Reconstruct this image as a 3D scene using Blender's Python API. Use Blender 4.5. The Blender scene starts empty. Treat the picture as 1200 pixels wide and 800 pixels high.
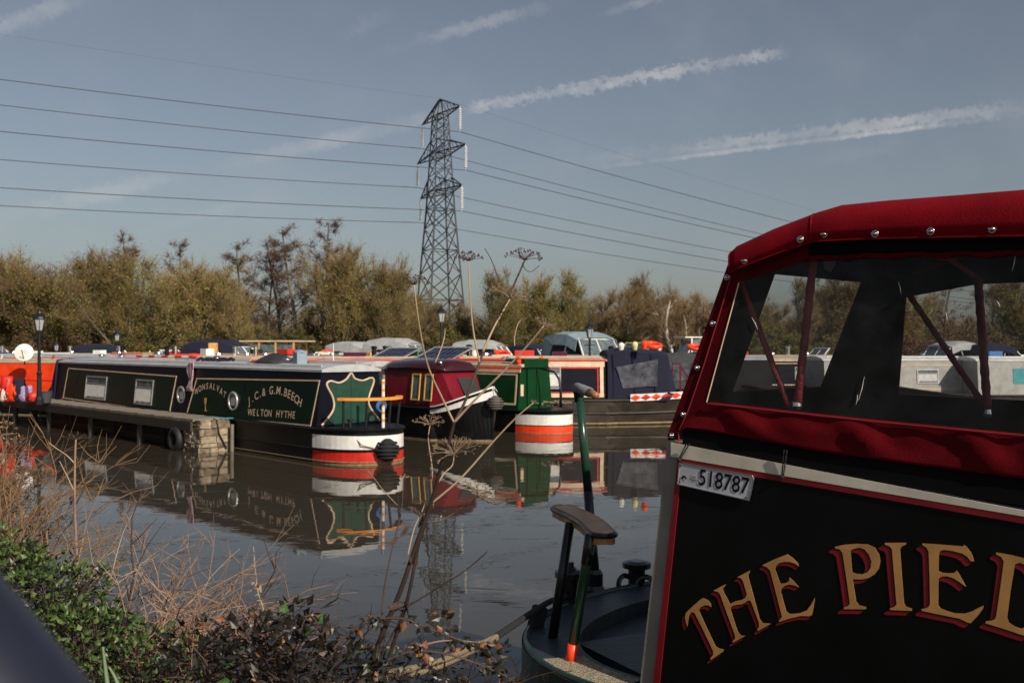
import bpy, math, random
import numpy as np
from mathutils import Vector, Matrix, noise
from mathutils.geometry import tessellate_polygon
R = math.radians
C = bpy.context.scene.collection
S = bpy.context.scene
CH = 2.05          # eye height above the water
HZ = 404.0         # horizon row (1200 wide photograph)

# ------------------------------------------------------------ camera, light
cam_d = bpy.data.cameras.new('camera'); cam = bpy.data.objects.new('camera', cam_d); C.objects.link(cam)
cam.location = (0, 0, CH); cam.rotation_euler = (R(90) + math.atan(4/1200), 0, 0)
cam_d.lens = 36; cam_d.sensor_width = 36; cam_d.clip_start = .05; cam_d.clip_end = 6000
cam_d.dof.use_dof = True; cam_d.dof.focus_distance = 4.6; cam_d.dof.aperture_fstop = 7.0
S.camera = cam
SUN_AZ = Vector((.60, -.80, 0)).normalized(); SUN_EL = R(33)
world = bpy.data.worlds.new('World'); S.world = world; world.use_nodes = True
wn = world.node_tree.nodes; wl = world.node_tree.links
bg = wn['Background']
sky = wn.new('ShaderNodeTexSky'); sky.sky_type = 'NISHITA'; sky.sun_disc = False
sky.sun_elevation = SUN_EL; sky.sun_rotation = math.atan2(SUN_AZ.x, SUN_AZ.y)
sky.air_density = 1.0; sky.dust_density = 1.6; sky.ozone_density = 1.6
hs = wn.new('ShaderNodeHueSaturation'); hs.inputs['Saturation'].default_value = .66
hs.inputs['Value'].default_value = 1.0
wl.new(sky.outputs[0], hs.inputs['Color'])
bg.inputs['Strength'].default_value = .062
sun_d = bpy.data.lights.new('sun', 'SUN'); sun_d.energy = 4.7; sun_d.angle = R(.5); sun_d.color = (1, .90, .76)
sun = bpy.data.objects.new('sun', sun_d); C.objects.link(sun)
sd = Vector((SUN_AZ.x*math.cos(SUN_EL), SUN_AZ.y*math.cos(SUN_EL), math.sin(SUN_EL)))
sun.rotation_euler = sd.to_track_quat('Z', 'Y').to_euler(); sun.location = (20, -20, 30)
S.view_settings.view_transform = 'Standard'; S.view_settings.look = 'None'
S.view_settings.exposure = .06; S.view_settings.gamma = 1
S.render.engine = 'CYCLES'
S.cycles.max_bounces = 8; S.cycles.transparent_max_bounces = 12

# contrails: bands on the sky along great circles
def M_(op, a, b=None, c=None):
    n = wn.new('ShaderNodeMath'); n.operation = op
    for i, v in enumerate((a, b, c)):
        if v is None: continue
        if isinstance(v, (int, float)): n.inputs[i].default_value = v
        else: wl.new(v, n.inputs[i])
    return n.outputs[0]
tc = wn.new('ShaderNodeTexCoord').outputs['Generated']
def VN(op, a, vec):
    n = wn.new('ShaderNodeVectorMath'); n.operation = op; wl.new(a, n.inputs[0]); n.inputs[1].default_value = vec
    return n.outputs['Value'] if op == 'DOT_PRODUCT' else n.outputs[0]
def NZ(scale, detail, rough=.6):
    n = wn.new('ShaderNodeTexNoise'); n.inputs['Scale'].default_value = scale; n.inputs['Detail'].default_value = detail
    n.inputs['Roughness'].default_value = rough; wl.new(tc, n.inputs['Vector']); return n.outputs['Fac']
nzA = NZ(120, 5, .7); nzB = NZ(7, 4); nzC = NZ(16, 5)
def pdir(px, py): return Vector(((px-600)/1200, 1, (HZ-py)/1200)).normalized()
def SS(v, a, b):
    n = wn.new('ShaderNodeMapRange'); n.interpolation_type = 'SMOOTHSTEP'; wl.new(v, n.inputs[0])
    n.inputs[1].default_value = a; n.inputs[2].default_value = b; return n.outputs[0]
acc = None
#   start px, end px, half width (rad), strength, puffiness, fade at start, fade at end
for (x0, y0, x1, y1, w, st, puff, f0, f1) in (
        (540, 128, 930, 59, .0075, .50, .012, .02, .03),
        (180, 212, 548, 128, .010, .30, .006, .20, .05),
        (-150, 292, 260, 192, .012, .26, .010, .2, .10),
        (600, 200, 1260, 118, .0085, .40, .012, .30, .10),
        (660, 202, 1230, 131, .0030, .38, .0025, .16, .15),
        (-60, 54, 125, -14, .011, .30, .010, .03, .06),
        (420, 68, 680, -4, .008, .24, .008, .1, .05),
        (690, 22, 800, -12, .005, .3, .006, .06, .05),
        (380, 50, 470, 12, .010, .16, .012, .04, .04),
        (150, 278, 330, 225, .007, .2, .006, .1, .1),
        (905, 195, 1090, 165, .010, .10, .010, .1, .1)):
    a, b = pdir(x0, y0), pdir(x1, y1)
    nrm = a.cross(b).normalized()
    if nrm.z < 0: nrm = -nrm
    mid = (a+b).normalized(); tang = (b-a).normalized(); half = (b-a).length/2
    d = VN('DOT_PRODUCT', tc, nrm); t = VN('DOT_PRODUCT', tc, tang)
    d = M_('ADD', d, M_('MULTIPLY', M_('SUBTRACT', nzA, .5), puff*-2.2))
    band = SS(M_('ABSOLUTE', d), w, w*.15)
    tm = tang.dot(mid)
    rng = M_('MULTIPLY', SS(t, tm-half, tm-half+f0), SS(t, tm+half, tm+half-f1))
    front = SS(VN('DOT_PRODUCT', tc, (0, 1, 0)), .1, .2)
    v = M_('MULTIPLY', M_('MULTIPLY', M_('MULTIPLY', band, rng), M_('MULTIPLY', SS(nzC, .25, .75), st*1.25)), front)
    acc = v if acc is None else M_('ADD', acc, v)
veil = M_('MULTIPLY', SS(nzB, .45, .9), .12)
acc = M_('MINIMUM', M_('ADD', acc, veil), 1)
mx = wn.new('ShaderNodeMixRGB'); wl.new(acc, mx.inputs['Fac']); wl.new(hs.outputs[0], mx.inputs[1])
mx.inputs[2].default_value = (9.5, 9.3, 9.2, 1)
wl.new(mx.outputs[0], bg.inputs['Color'])

# ------------------------------------------------------------ mapping
def P(px, py, Y): return Vector(((px-600)/1200*Y, Y, CH-(py-HZ)/1200*Y))
def PZ(px, py, z): return P(px, py, 1200*(CH-z)/(py-HZ))
def ray_plane(px, py, p0, n):
    d = Vector(((px-600)/1200, 1, -(py-HZ)/1200)); o = Vector((0, 0, CH))
    return o + d*((Vector(p0)-o).dot(n)/d.dot(n))

# ------------------------------------------------------------ materials
MAT = {}
def mat(name, col, rough=.6, metal=0, var=.18, scale=6, bump=0, bscale=40, col2=None, spec=.5, dirt=0, obj_rand=0, sheen=0, coat=0):
    if name in MAT: return MAT[name]
    m = bpy.data.materials.new(name); m.use_nodes = True; MAT[name] = m
    nt = m.node_tree; b = nt.nodes['Principled BSDF']
    b.inputs['Roughness'].default_value = rough; b.inputs['Metallic'].default_value = metal
    b.inputs['Specular IOR Level'].default_value = spec
    b.inputs['Sheen Weight'].default_value = sheen; b.inputs['Coat Weight'].default_value = coat
    tcn = nt.nodes.new('ShaderNodeTexCoord')
    nz = nt.nodes.new('ShaderNodeTexNoise'); nz.inputs['Scale'].default_value = scale; nz.inputs['Detail'].default_value = 6
    nz.inputs['Roughness'].default_value = .62
    nt.links.new(tcn.outputs['Object'], nz.inputs['Vector'])
    rp = nt.nodes.new('ShaderNodeMapRange'); rp.inputs[1].default_value = .3; rp.inputs[2].default_value = .7
    nt.links.new(nz.outputs['Fac'], rp.inputs[0])
    mix = nt.nodes.new('ShaderNodeMixRGB'); nt.links.new(rp.outputs[0], mix.inputs['Fac'])
    lo = [c*(1-var) for c in col]; hi = [min(1, c*(1+var)) for c in col] if col2 is None else col2
    mix.inputs[1].default_value = (*lo, 1); mix.inputs[2].default_value = (*hi, 1)
    out = mix.outputs[0]
    if dirt:
        n2 = nt.nodes.new('ShaderNodeTexNoise'); n2.inputs['Scale'].default_value = scale*.45; n2.inputs['Detail'].default_value = 9
        n2.inputs['Roughness'].default_value = .75
        nt.links.new(tcn.outputs['Object'], n2.inputs['Vector'])
        r2 = nt.nodes.new('ShaderNodeMapRange'); r2.inputs[1].default_value = .5; r2.inputs[2].default_value = .72
        r2.inputs[4].default_value = dirt
        nt.links.new(n2.outputs['Fac'], r2.inputs[0])
        m2 = nt.nodes.new('ShaderNodeMixRGB'); nt.links.new(r2.outputs[0], m2.inputs['Fac'])
        nt.links.new(out, m2.inputs[1]); m2.inputs[2].default_value = (.10, .08, .055, 1); out = m2.outputs[0]
    if obj_rand:
        oi = nt.nodes.new('ShaderNodeObjectInfo'); hv = nt.nodes.new('ShaderNodeHueSaturation')
        mr = nt.nodes.new('ShaderNodeMapRange'); mr.inputs[3].default_value = 1-obj_rand; mr.inputs[4].default_value = 1+obj_rand
        nt.links.new(oi.outputs['Random'], mr.inputs[0]); nt.links.new(mr.outputs[0], hv.inputs['Value'])
        mr2 = nt.nodes.new('ShaderNodeMapRange'); mr2.inputs[3].default_value = .485; mr2.inputs[4].default_value = .515
        ml = nt.nodes.new('ShaderNodeMath'); ml.operation = 'FRACT'; mm = nt.nodes.new('ShaderNodeMath'); mm.operation = 'MULTIPLY'; mm.inputs[1].default_value = 7.3
        nt.links.new(oi.outputs['Random'], mm.inputs[0]); nt.links.new(mm.outputs[0], ml.inputs[0]); nt.links.new(ml.outputs[0], mr2.inputs[0])
        nt.links.new(mr2.outputs[0], hv.inputs['Hue']); nt.links.new(out, hv.inputs['Color']); out = hv.outputs[0]
    nt.links.new(out, b.inputs['Base Color'])
    if bump:
        n3 = nt.nodes.new('ShaderNodeTexNoise'); n3.inputs['Scale'].default_value = bscale; n3.inputs['Detail'].default_value = 5
        nt.links.new(tcn.outputs['Object'], n3.inputs['Vector'])
        bp = nt.nodes.new('ShaderNodeBump'); bp.inputs['Strength'].default_value = bump; bp.inputs['Distance'].default_value = .02
        nt.links.new(n3.outputs['Fac'], bp.inputs['Height']); nt.links.new(bp.outputs[0], b.inputs['Normal'])
    # gentle roughness variation
    rr = nt.nodes.new('ShaderNodeMapRange'); rr.inputs[3].default_value = max(.02, rough-.08); rr.inputs[4].default_value = min(1, rough+.12)
    nt.links.new(nz.outputs['Fac'], rr.inputs[0]); nt.links.new(rr.outputs[0], b.inputs['Roughness'])
    return m
m_navy = mat('navy paint', (.003, .0035, .010), .4, spec=.18, scale=3)
m_green = mat('dark green paint', (.002, .013, .006), .4, spec=.18, scale=3)
m_green2 = mat('mid green paint', (.002, .036, .009), .4, dirt=.03, spec=.25, scale=3)
m_cream = mat('cream paint', (.68, .50, .34), .45, dirt=.25, scale=5)
m_white = mat('white paint', (.78, .76, .72), .42, dirt=.25, scale=4)
m_red = mat('red paint', (.55, .020, .012), .42, dirt=.15, scale=5)
m_orange = mat('orange paint', (.85, .055, .010), .42, dirt=.12, scale=4)
m_maroon = mat('maroon paint', (.15, .004, .012), .32, dirt=.1, spec=.35, scale=4)
m_purple = mat('plum paint', (.07, .008, .035), .35, dirt=.12, spec=.3, scale=4)
m_black = mat('hull blacking', (.004, .004, .0045), .4, dirt=.12, spec=.25, scale=3, bump=.1)
m_hullbrown = mat('weathered hull', (.018, .014, .011), .5, dirt=.3, spec=.3, scale=2.5, bump=.2, col2=(.045, .034, .025))
m_scum = mat('waterline weed', (.16, .10, .04), .9, col2=(.30, .22, .12), scale=14)
m_roofgrey = mat('grey roof paint', (.42, .43, .45), .5, dirt=.35, scale=4)
m_rooftan = mat('buff roof paint', (.55, .42, .30), .5, dirt=.3, scale=4)
m_steel = mat('chrome', (.7, .7, .7), .18, 1, var=.1)
m_dark = mat('dark interior', (.02, .02, .022), .8)
m_wood = mat('varnished wood', (.50, .26, .07), .35, col2=(.72, .42, .13), scale=18)
m_oldwood = mat('weathered board', (.19, .16, .12), .8, dirt=.5, scale=9, bump=.3)
m_orangewood = mat('orange wood', (.85, .30, .04), .35, scale=9)
m_curtain = mat('net curtain', (.62, .60, .55), .9, scale=20, col2=(.80, .78, .74))
m_glass = mat('window glass', (.10, .13, .14), .08, var=.5, scale=8, spec=.9)
m_alu = mat('window frame', (.45, .45, .44), .35, .6)
m_gold = mat('gold line', (.55, .36, .10), .4)
m_solar = mat('solar cells', (.010, .016, .045), .12, scale=30, coat=.5)
m_navycloth = mat('navy canvas', (.005, .006, .024), .9, bump=.3, bscale=14, scale=4)
m_bluecloth = mat('pale blue canvas', (.20, .27, .32), .85, bump=.3, bscale=9, scale=4)
m_greycloth = mat('grey canvas', (.33, .34, .34), .85, bump=.3, bscale=9, scale=4)
m_blackcloth = mat('black sheet', (.03, .03, .035), .55, bump=.8, bscale=12)
m_teal = mat('teal paint', (.03, .28, .31), .4)
m_yellow = mat('pale yellow gelcoat', (.70, .66, .30), .4)
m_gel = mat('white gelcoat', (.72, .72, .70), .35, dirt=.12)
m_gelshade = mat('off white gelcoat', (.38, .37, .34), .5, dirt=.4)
m_iron = mat('black iron', (.015, .016, .02), .4, .3)
m_rope = mat('hemp rope', (.22, .17, .11), .9, scale=60, bump=.6, bscale=120)
m_blackrope = mat('black rope', (.015, .015, .017), .9, bump=.6, bscale=120)
m_rubber = mat('rubber', (.012, .012, .013), .6, bump=.3)
m_blueplas = mat('blue plastic', (.04, .16, .42), .5)
m_galv = mat('galvanised steel', (.060, .066, .070), .6, .2, scale=1, dirt=.2)
m_porc = mat('insulator porcelain', (.75, .76, .74), .25)
m_lamp = mat('lamp glass', (.38, .40, .42), .12)

def clear_vinyl(name, haze, tint, gl):
    m = bpy.data.materials.new(name); m.use_nodes = True; nt = m.node_tree; nt.nodes.clear()
    o = nt.nodes.new('ShaderNodeOutputMaterial'); tr = nt.nodes.new('ShaderNodeBsdfTransparent'); tr.inputs[0].default_value = (*tint, 1)
    df = nt.nodes.new('ShaderNodeBsdfDiffuse'); df.inputs[0].default_value = (.30, .31, .33, 1)
    gs = nt.nodes.new('ShaderNodeBsdfGlossy'); gs.inputs['Roughness'].default_value = .12
    tcn = nt.nodes.new('ShaderNodeTexCoord'); nz = nt.nodes.new('ShaderNodeTexNoise'); nz.inputs['Scale'].default_value = 9; nz.inputs['Detail'].default_value = 8
    nt.links.new(tcn.outputs['Object'], nz.inputs['Vector'])
    mr = nt.nodes.new('ShaderNodeMapRange'); mr.inputs[1].default_value = .3; mr.inputs[2].default_value = .8; mr.inputs[3].default_value = haze*.4; mr.inputs[4].default_value = haze*1.8
    nt.links.new(nz.outputs['Fac'], mr.inputs[0])
    bp = nt.nodes.new('ShaderNodeBump'); bp.inputs['Strength'].default_value = .25; bp.inputs['Distance'].default_value = .03
    n2 = nt.nodes.new('ShaderNodeTexNoise'); n2.inputs['Scale'].default_value = 4; n2.inputs['Distortion'].default_value = 1.5
    nt.links.new(tcn.outputs['Object'], n2.inputs['Vector']); nt.links.new(n2.outputs['Fac'], bp.inputs['Height'])
    nt.links.new(bp.outputs[0], gs.inputs['Normal'])
    fr = nt.nodes.new('ShaderNodeFresnel'); fr.inputs[0].default_value = gl; nt.links.new(bp.outputs[0], fr.inputs['Normal'])
    m1 = nt.nodes.new('ShaderNodeMixShader'); m2 = nt.nodes.new('ShaderNodeMixShader')
    nt.links.new(mr.outputs[0], m1.inputs[0]); nt.links.new(tr.outputs[0], m1.inputs[1]); nt.links.new(df.outputs[0], m1.inputs[2])
    nt.links.new(fr.outputs[0], m2.inputs[0]); nt.links.new(m1.outputs[0], m2.inputs[1]); nt.links.new(gs.outputs[0], m2.inputs[2])
    nt.links.new(m2.outputs[0], o.inputs[0]); return m
m_vinyl = clear_vinyl('clear vinyl', .055, (.86, .87, .88), 1.22)
m_vinyl2 = clear_vinyl('creased vinyl', .35, (.5, .5, .52), 1.45)

# ------------------------------------------------------------ mesh builder
class MB:
    def __init__(s): s.v = []; s.f = []; s.m = []
    def quadface(s, pts, mi=0):
        n = len(s.v); s.v += [Vector(p) for p in pts]; s.f.append(tuple(range(n, n+len(pts)))); s.m.append(mi)
    def box(s, c, d, rot=None, mi=0):
        c = Vector(c); x, y, z = d[0]/2, d[1]/2, d[2]/2
        ps = [Vector((sx*x, sy*y, sz*z)) for sz in (-1, 1) for sy in (-1, 1) for sx in (-1, 1)]
        if rot is not None: ps = [rot @ p for p in ps]
        n = len(s.v); s.v += [c+p for p in ps]
        for q in ((0, 2, 3, 1), (4, 5, 7, 6), (0, 1, 5, 4), (2, 6, 7, 3), (0, 4, 6, 2), (1, 3, 7, 5)):
            s.f.append(tuple(n+i for i in q)); s.m.append(mi)
    def box2(s, a, b, mi=0): s.box([(a[i]+b[i])/2 for i in range(3)], [abs(a[i]-b[i]) for i in range(3)], None, mi)
    def tube(s, pts, rad, n=8, mi=0, caps=True):
        pts = [Vector(p) for p in pts]
        if not hasattr(rad, '__len__'): rad = [rad]*len(pts)
        base = len(s.v); up = None
        for i, p in enumerate(pts):
            t = (pts[min(i+1, len(pts)-1)]-pts[max(i-1, 0)])
            t = t.normalized() if t.length > 1e-9 else Vector((0, 0, 1))
            if up is None: up = t.orthogonal().normalized()
            up = (up - t*up.dot(t)); up = up.normalized() if up.length > 1e-6 else t.orthogonal().normalized()
            w = t.cross(up)
            for k in range(n):
                a = 2*math.pi*k/n; s.v.append(p + (up*math.cos(a)+w*math.sin(a))*rad[i])
        for i in range(len(pts)-1):
            for k in range(n):
                a = base+i*n+k; b = base+i*n+(k+1) % n
                s.f.append((a, b, b+n, a+n)); s.m.append(mi)
        if caps and n > 3:
            s.f.append(tuple(base+k for k in range(n))[::-1]); s.m.append(mi)
            e = base+(len(pts)-1)*n; s.f.append(tuple(e+k for k in range(n))); s.m.append(mi)
    def prism(s, poly, ext, mi=0, holes=()):
        """poly: list of 3-D points in one plane, ext: extrusion vector"""
        ext = Vector(ext); loops = [[Vector(p) for p in poly]]+[[Vector(p) for p in h] for h in holes]
        tri = tessellate_polygon(loops); n = len(s.v); flat = [p for l in loops for p in l]; N = len(flat)
        s.v += flat; s.v += [p+ext for p in flat]
        for t in tri:
            s.f.append((n+t[0], n+t[1], n+t[2])); s.m.append(mi)
            s.f.append((n+N+t[2], n+N+t[1], n+N+t[0])); s.m.append(mi)
        o = n
        for l in loops:
            k = len(l)
            for i in range(k):
                j = (i+1) % k; s.f.append((o+i, o+j, o+N+j, o+N+i)); s.m.append(mi)
            o += k
    def loft(s, secs, mi=0, closed=True, caps=True, mif=None):
        n = len(s.v); k = len(secs[0])
        for sc in secs: s.v += [Vector(p) for p in sc]
        for i in range(len(secs)-1):
            for j in range(k if closed else k-1):
                a = n+i*k+j; b = n+i*k+(j+1) % k
                s.f.append((a, b, b+k, a+k)); s.m.append(mif(i, j) if mif else mi)
        if caps and closed:
            s.f.append(tuple(n+j for j in range(k))[::-1]); s.m.append(mif(0, -1) if mif else mi)
            e = n+(len(secs)-1)*k; s.f.append(tuple(e+j for j in range(k))); s.m.append(mif(len(secs)-2, -1) if mif else mi)
    def sphere(s, c, r, n=10, m=7, mi=0, sc=(1, 1, 1)):
        secs = []
        for i in range(m+1):
            a = math.pi*i/m
            secs.append([Vector(c)+Vector((r*sc[0]*math.sin(a)*math.cos(2*math.pi*j/n), r*sc[1]*math.sin(a)*math.sin(2*math.pi*j/n), r*sc[2]*math.cos(a)+0.0)) for j in range(n)])
        s.loft(secs, mi, caps=False)
    def lathe(s, c, prof, n=12, mi=0, axis=None):
        rot = Matrix.Identity(3) if axis is None else Vector((0, 0, 1)).rotation_difference(Vector(axis)).to_matrix()
        s.loft([[Vector(c)+rot @ Vector((r*math.cos(2*math.pi*j/n), r*math.sin(2*math.pi*j/n), z)) for j in range(n)] for r, z in prof], mi)
    def torus(s, c, Rr, r, axis=(0, 0, 1), n=18, m=8, mi=0):
        rot = Vector((0, 0, 1)).rotation_difference(Vector(axis)).to_matrix(); base = len(s.v)
        for i in range(n):
            a = 2*math.pi*i/n
            for j in range(m):
                b = 2*math.pi*j/m
                s.v.append(Vector(c)+rot @ Vector(((Rr+r*math.cos(b))*math.cos(a), (Rr+r*math.cos(b))*math.sin(a), r*math.sin(b))))
        for i in range(n):
            for j in range(m):
                s.f.append((base+i*m+j, base+((i+1) % n)*m+j, base+((i+1) % n)*m+(j+1) % m, base+i*m+(j+1) % m)); s.m.append(mi)
    def build(s, name, mats, parent=None, local=True, smooth=False, bevel=0, origin=None):
        if not isinstance(mats, (list, tuple)): mats = [mats]
        me = bpy.data.meshes.new(name); vs = s.v
        loc = Vector((0, 0, 0))
        if parent is not None and not local:
            inv = WM(parent).inverted(); vs = [inv @ v for v in vs]
        if origin is not None: loc = Vector(origin); vs = [v-loc for v in vs]
        me.from_pydata([tuple(v) for v in vs], [], s.f)
        for m in mats: me.materials.append(m)
        if len(mats) > 1: me.polygons.foreach_set('material_index', s.m)
        if smooth: me.polygons.foreach_set('use_smooth', [True]*len(s.f))
        me.update()
        o = bpy.data.objects.new(name, me); C.objects.link(o); o.location = loc
        if parent: o.parent = parent
        if bevel:
            b = o.modifiers.new('bevel', 'BEVEL'); b.width = bevel; b.segments = 2; b.limit_method = 'ANGLE'; b.angle_limit = R(40)
        return o
def WM(o):
    m = Matrix.Translation(o.location) @ o.rotation_euler.to_matrix().to_4x4()
    return WM(o.parent) @ m if o.parent else m
def tag(o, label=None, cat=None, group=None, kind=None):
    if label: o['label'] = label
    if cat: o['category'] = cat
    if group: o['group'] = group
    if kind: o['kind'] = kind
    return o
def thing(name, label, cat, loc=(0, 0, 0), rz=0, group=None):
    o = bpy.data.objects.new(name, None); C.objects.link(o); o.location = loc; o.rotation_euler = (0, 0, rz)
    o.empty_display_size = .2
    return tag(o, label, cat, group)
def copy_tree(o, parent=None):
    c = o.copy(); C.objects.link(c); c.parent = parent
    for ch in o.children: copy_tree(ch, c)
    return c
def lerp(a, b, t): return a+(b-a)*t
def rnd(a, b): return random.uniform(a, b)

def text_mesh(body, size):
    cu = bpy.data.curves.new('t', 'FONT'); cu.body = body; cu.size = size; cu.offset = size*.012
    o = bpy.data.objects.new('t', cu); C.objects.link(o)
    bpy.context.view_layer.update()
    dg = bpy.context.evaluated_depsgraph_get(); ev = o.evaluated_get(dg); me = ev.to_mesh()
    vs = [v.co.copy() for v in me.vertices]; fs = [tuple(p.vertices) for p in me.polygons]
    ev.to_mesh_clear(); bpy.data.objects.remove(o); bpy.data.curves.remove(cu)
    return vs, fs
def add_text(mb, body, size, fn, mi=0, center=True, wide=1.0):
    """fn maps 2-D text coordinates to 3-D"""
    vs, fs = text_mesh(body, size)
    if not vs: return
    xs = [v.x for v in vs]; cx = (min(xs)+max(xs))/2 if center else 0
    n = len(mb.v); mb.v += [fn((v.x-cx)*wide, v.y) for v in vs]
    for f in fs: mb.f.append(tuple(n+i for i in f)); mb.m.append(mi)

# ============================================================ THE SETTING
def water_material():
    m = bpy.data.materials.new('canal water'); m.use_nodes = True; nt = m.node_tree; b = nt.nodes['Principled BSDF']
    b.inputs['IOR'].default_value = 1.333
    g = nt.nodes.new('ShaderNodeNewGeometry')
    def noise_(sc, scale, det, dist=0, rough=.5):
        mp = nt.nodes.new('ShaderNodeMapping'); mp.inputs['Scale'].default_value = sc; mp.inputs['Rotation'].default_value = (0, 0, R(-25))
        nt.links.new(g.outputs['Position'], mp.inputs['Vector'])
        n = nt.nodes.new('ShaderNodeTexNoise'); n.inputs['Scale'].default_value = scale; n.inputs['Detail'].default_value = det
        n.inputs['Distortion'].default_value = dist; n.inputs['Roughness'].default_value = rough; nt.links.new(mp.outputs[0], n.inputs['Vector']); return n.outputs['Fac']
    def mr(v, a, b_, c, d, t='LINEAR'):
        n = nt.nodes.new('ShaderNodeMapRange'); n.interpolation_type = t; nt.links.new(v, n.inputs[0])
        for i, q in enumerate((a, b_, c, d)): n.inputs[i+1].default_value = q
        return n.outputs[0]
    big = noise_((.5, 1, 1), .25, 3)
    streak = noise_((.25, 1.6, 1), .55, 7, 1.2, .6)
    # thin drifting lines of pollen and dust
    ab = nt.nodes.new('ShaderNodeMath'); ab.operation = 'ABSOLUTE'; sb = nt.nodes.new('ShaderNodeMath'); sb.operation = 'SUBTRACT'; sb.inputs[1].default_value = .5
    nt.links.new(streak, sb.inputs[0]); nt.links.new(sb.outputs[0], ab.inputs[0])
    line = mr(ab.outputs[0], .0065, .001, 0, 1)
    brk = mr(noise_((1, 1, 1), 2.2, 5), .5, .62, 0, 1)
    ml = nt.nodes.new('ShaderNodeMath'); ml.operation = 'MULTIPLY'; nt.links.new(line, ml.inputs[0]); nt.links.new(brk, ml.inputs[1])
    mix = nt.nodes.new('ShaderNodeMixRGB'); nt.links.new(big, mix.inputs[0]); mix.inputs[1].default_value = (.036, .030, .020, 1); mix.inputs[2].default_value = (.050, .041, .028, 1)
    mix2 = nt.nodes.new('ShaderNodeMixRGB'); nt.links.new(ml.outputs[0], mix2.inputs[0]); nt.links.new(mix.outputs[0], mix2.inputs[1]); mix2.inputs[2].default_value = (.006, .005, .004, 1)
    nt.links.new(mix2.outputs[0], b.inputs['Base Color'])
    r1 = mr(ml.outputs[0], 0, 1, .012, .85); nt.links.new(r1, b.inputs['Roughness'])
    b1 = nt.nodes.new('ShaderNodeBump'); b1.inputs['Strength'].default_value = 1; b1.inputs['Distance'].default_value = .0010
    nt.links.new(noise_((.9, 1.3, 1), 2.6, 2, .3), b1.inputs['Height'])
    b2 = nt.nodes.new('ShaderNodeBump'); b2.inputs['Strength'].default_value = 1; b2.inputs['Distance'].default_value = .0028
    nt.links.new(noise_((.8, 1, 1), .8, 2, .2), b2.inputs['Height']); nt.links.new(b1.outputs[0], b2.inputs['Normal'])
    nt.links.new(b2.outputs[0], b.inputs['Normal'])
    return m
mb = MB(); mb.quadface([(-160, -40, 0), (160, -40, 0), (160, 140, 0), (-160, 140, 0)])
tag(mb.build('water', water_material()), kind='structure')

EDGE = [(20, -16), (6, -3), (3, .4), (1.5, 1.9), (.3, 2.9), (-1, 3.6), (-2.2, 5), (-3.6, 7), (-5.5, 10.5), (-9, 16.4), (-14.2, 24.6), (-21, 33), (-48, 46), (-160, 52)]
EX = np.array([e[0] for e in EDGE][::-1]); EYY = np.array([e[1] for e in EDGE][::-1])
def ground_h(x, y):
    e = float(np.interp(x, EX, EYY)); d = (e-y)
    h1 = min(1, max(0, (d+.15)/.9)); h1 = h1*h1*(3-2*h1)
    fe = 63+2.5*math.sin(x*.07)+1.2*math.sin(x*.23+1)
    h2 = min(1, max(0, (y-fe)/2.5)); h3 = min(1, max(0, (x-75)/4)); h3 = h3 if y > -20 else 1
    h4 = min(1, max(0, (-30-y)/4))
    h = max(h1, h2, h3, h4)
    nn = noise.noise(Vector((x*.35, y*.35, 0)))*.12 + noise.noise(Vector((x*1.7, y*1.7, 3)))*.05
    return -1.3 + h*1.75 + (nn*h) + (max(0, y-70)*.004)
def axis(lo, hi, dlo, dhi, fine, mid=1.5, far=1.25):
    a = list(np.arange(dlo, dhi, fine))
    v, st = dhi, fine
    while v < hi: a.append(v); st = min(st*far, 120); v += st
    a.append(hi); v, st = dlo, fine; b = []
    while v > lo: st = min(st*far, 120); v -= st; b.append(v)
    return sorted(set(b+a))
gx = axis(-3000, 3000, -6, 4, .22, far=1.12); gy = axis(-600, 4000, -1, 9, .22, far=1.10)
gv = [(x, y, ground_h(x, y)) for y in gy for x in gx]; nx = len(gx)
gf = [(j*nx+i, j*nx+i+1, (j+1)*nx+i+1, (j+1)*nx+i) for j in range(len(gy)-1) for i in range(nx-1)]
me = bpy.data.meshes.new('ground'); me.from_pydata(gv, [], gf); me.polygons.foreach_set('use_smooth', [True]*len(gf))
me.materials.append(mat('rough bank earth', (.055, .05, .022), .95, col2=(.10, .075, .04), scale=1.2, bump=.6, bscale=12))
go = bpy.data.objects.new('ground', me); C.objects.link(go); tag(go, kind='structure')

# ------------------------------------------------------------ pylon and wires
PY = Vector((-6.65, 95, 0)); AD = Vector((.46, -.888, 0)).normalized(); LD = Vector((-AD.y*-1, 0, 0))
LN = Vector((-.888, -.46, 0)).normalized()     # the line runs this way to the left
pyl = thing('pylon', 'tall grey lattice electricity pylon with three pairs of arms above the trees', 'pylon', (PY.x, PY.y, .4), 0)
def pw(a, l, z): return PY + AD*a + LN*l + Vector((0, 0, z))
def phw(z): return np.interp(z, [0, 6, 14.5, 23.3, 24.9], [2.1, 1.62, 1.0, .56, .05])
body = MB(); LV = [.4, 3.4, 6.2, 8.6, 10.8, 12.8, 14.6, 16.2, 17.6, 18.8, 19.7, 20.8, 21.8, 22.6, 23.3]
cs = ((1, 1), (1, -1), (-1, -1), (-1, 1))
for a, l in cs:
    body.tube([pw(a*phw(z), l*phw(z), z) for z in LV]+[pw(0, 0, 24.9)], [.11]*8+[.08]*7+[.05], 4)
def brace(mbx, z0, z1, r=.045):
    for k in range(4):
        (a0, l0), (a1, l1) = cs[k], cs[(k+1) % 4]
        w0, w1 = phw(z0), phw(z1)
        mbx.tube([pw(a0*w0, l0*w0, z0), pw(a1*w1, l1*w1, z1)], r, 3); mbx.tube([pw(a1*w0, l1*w0, z0), pw(a0*w1, l0*w1, z1)], r, 3)
br = MB()
for i in range(len(LV)-1): brace(br, LV[i], LV[i+1], .06 if i < 7 else .045)
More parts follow.
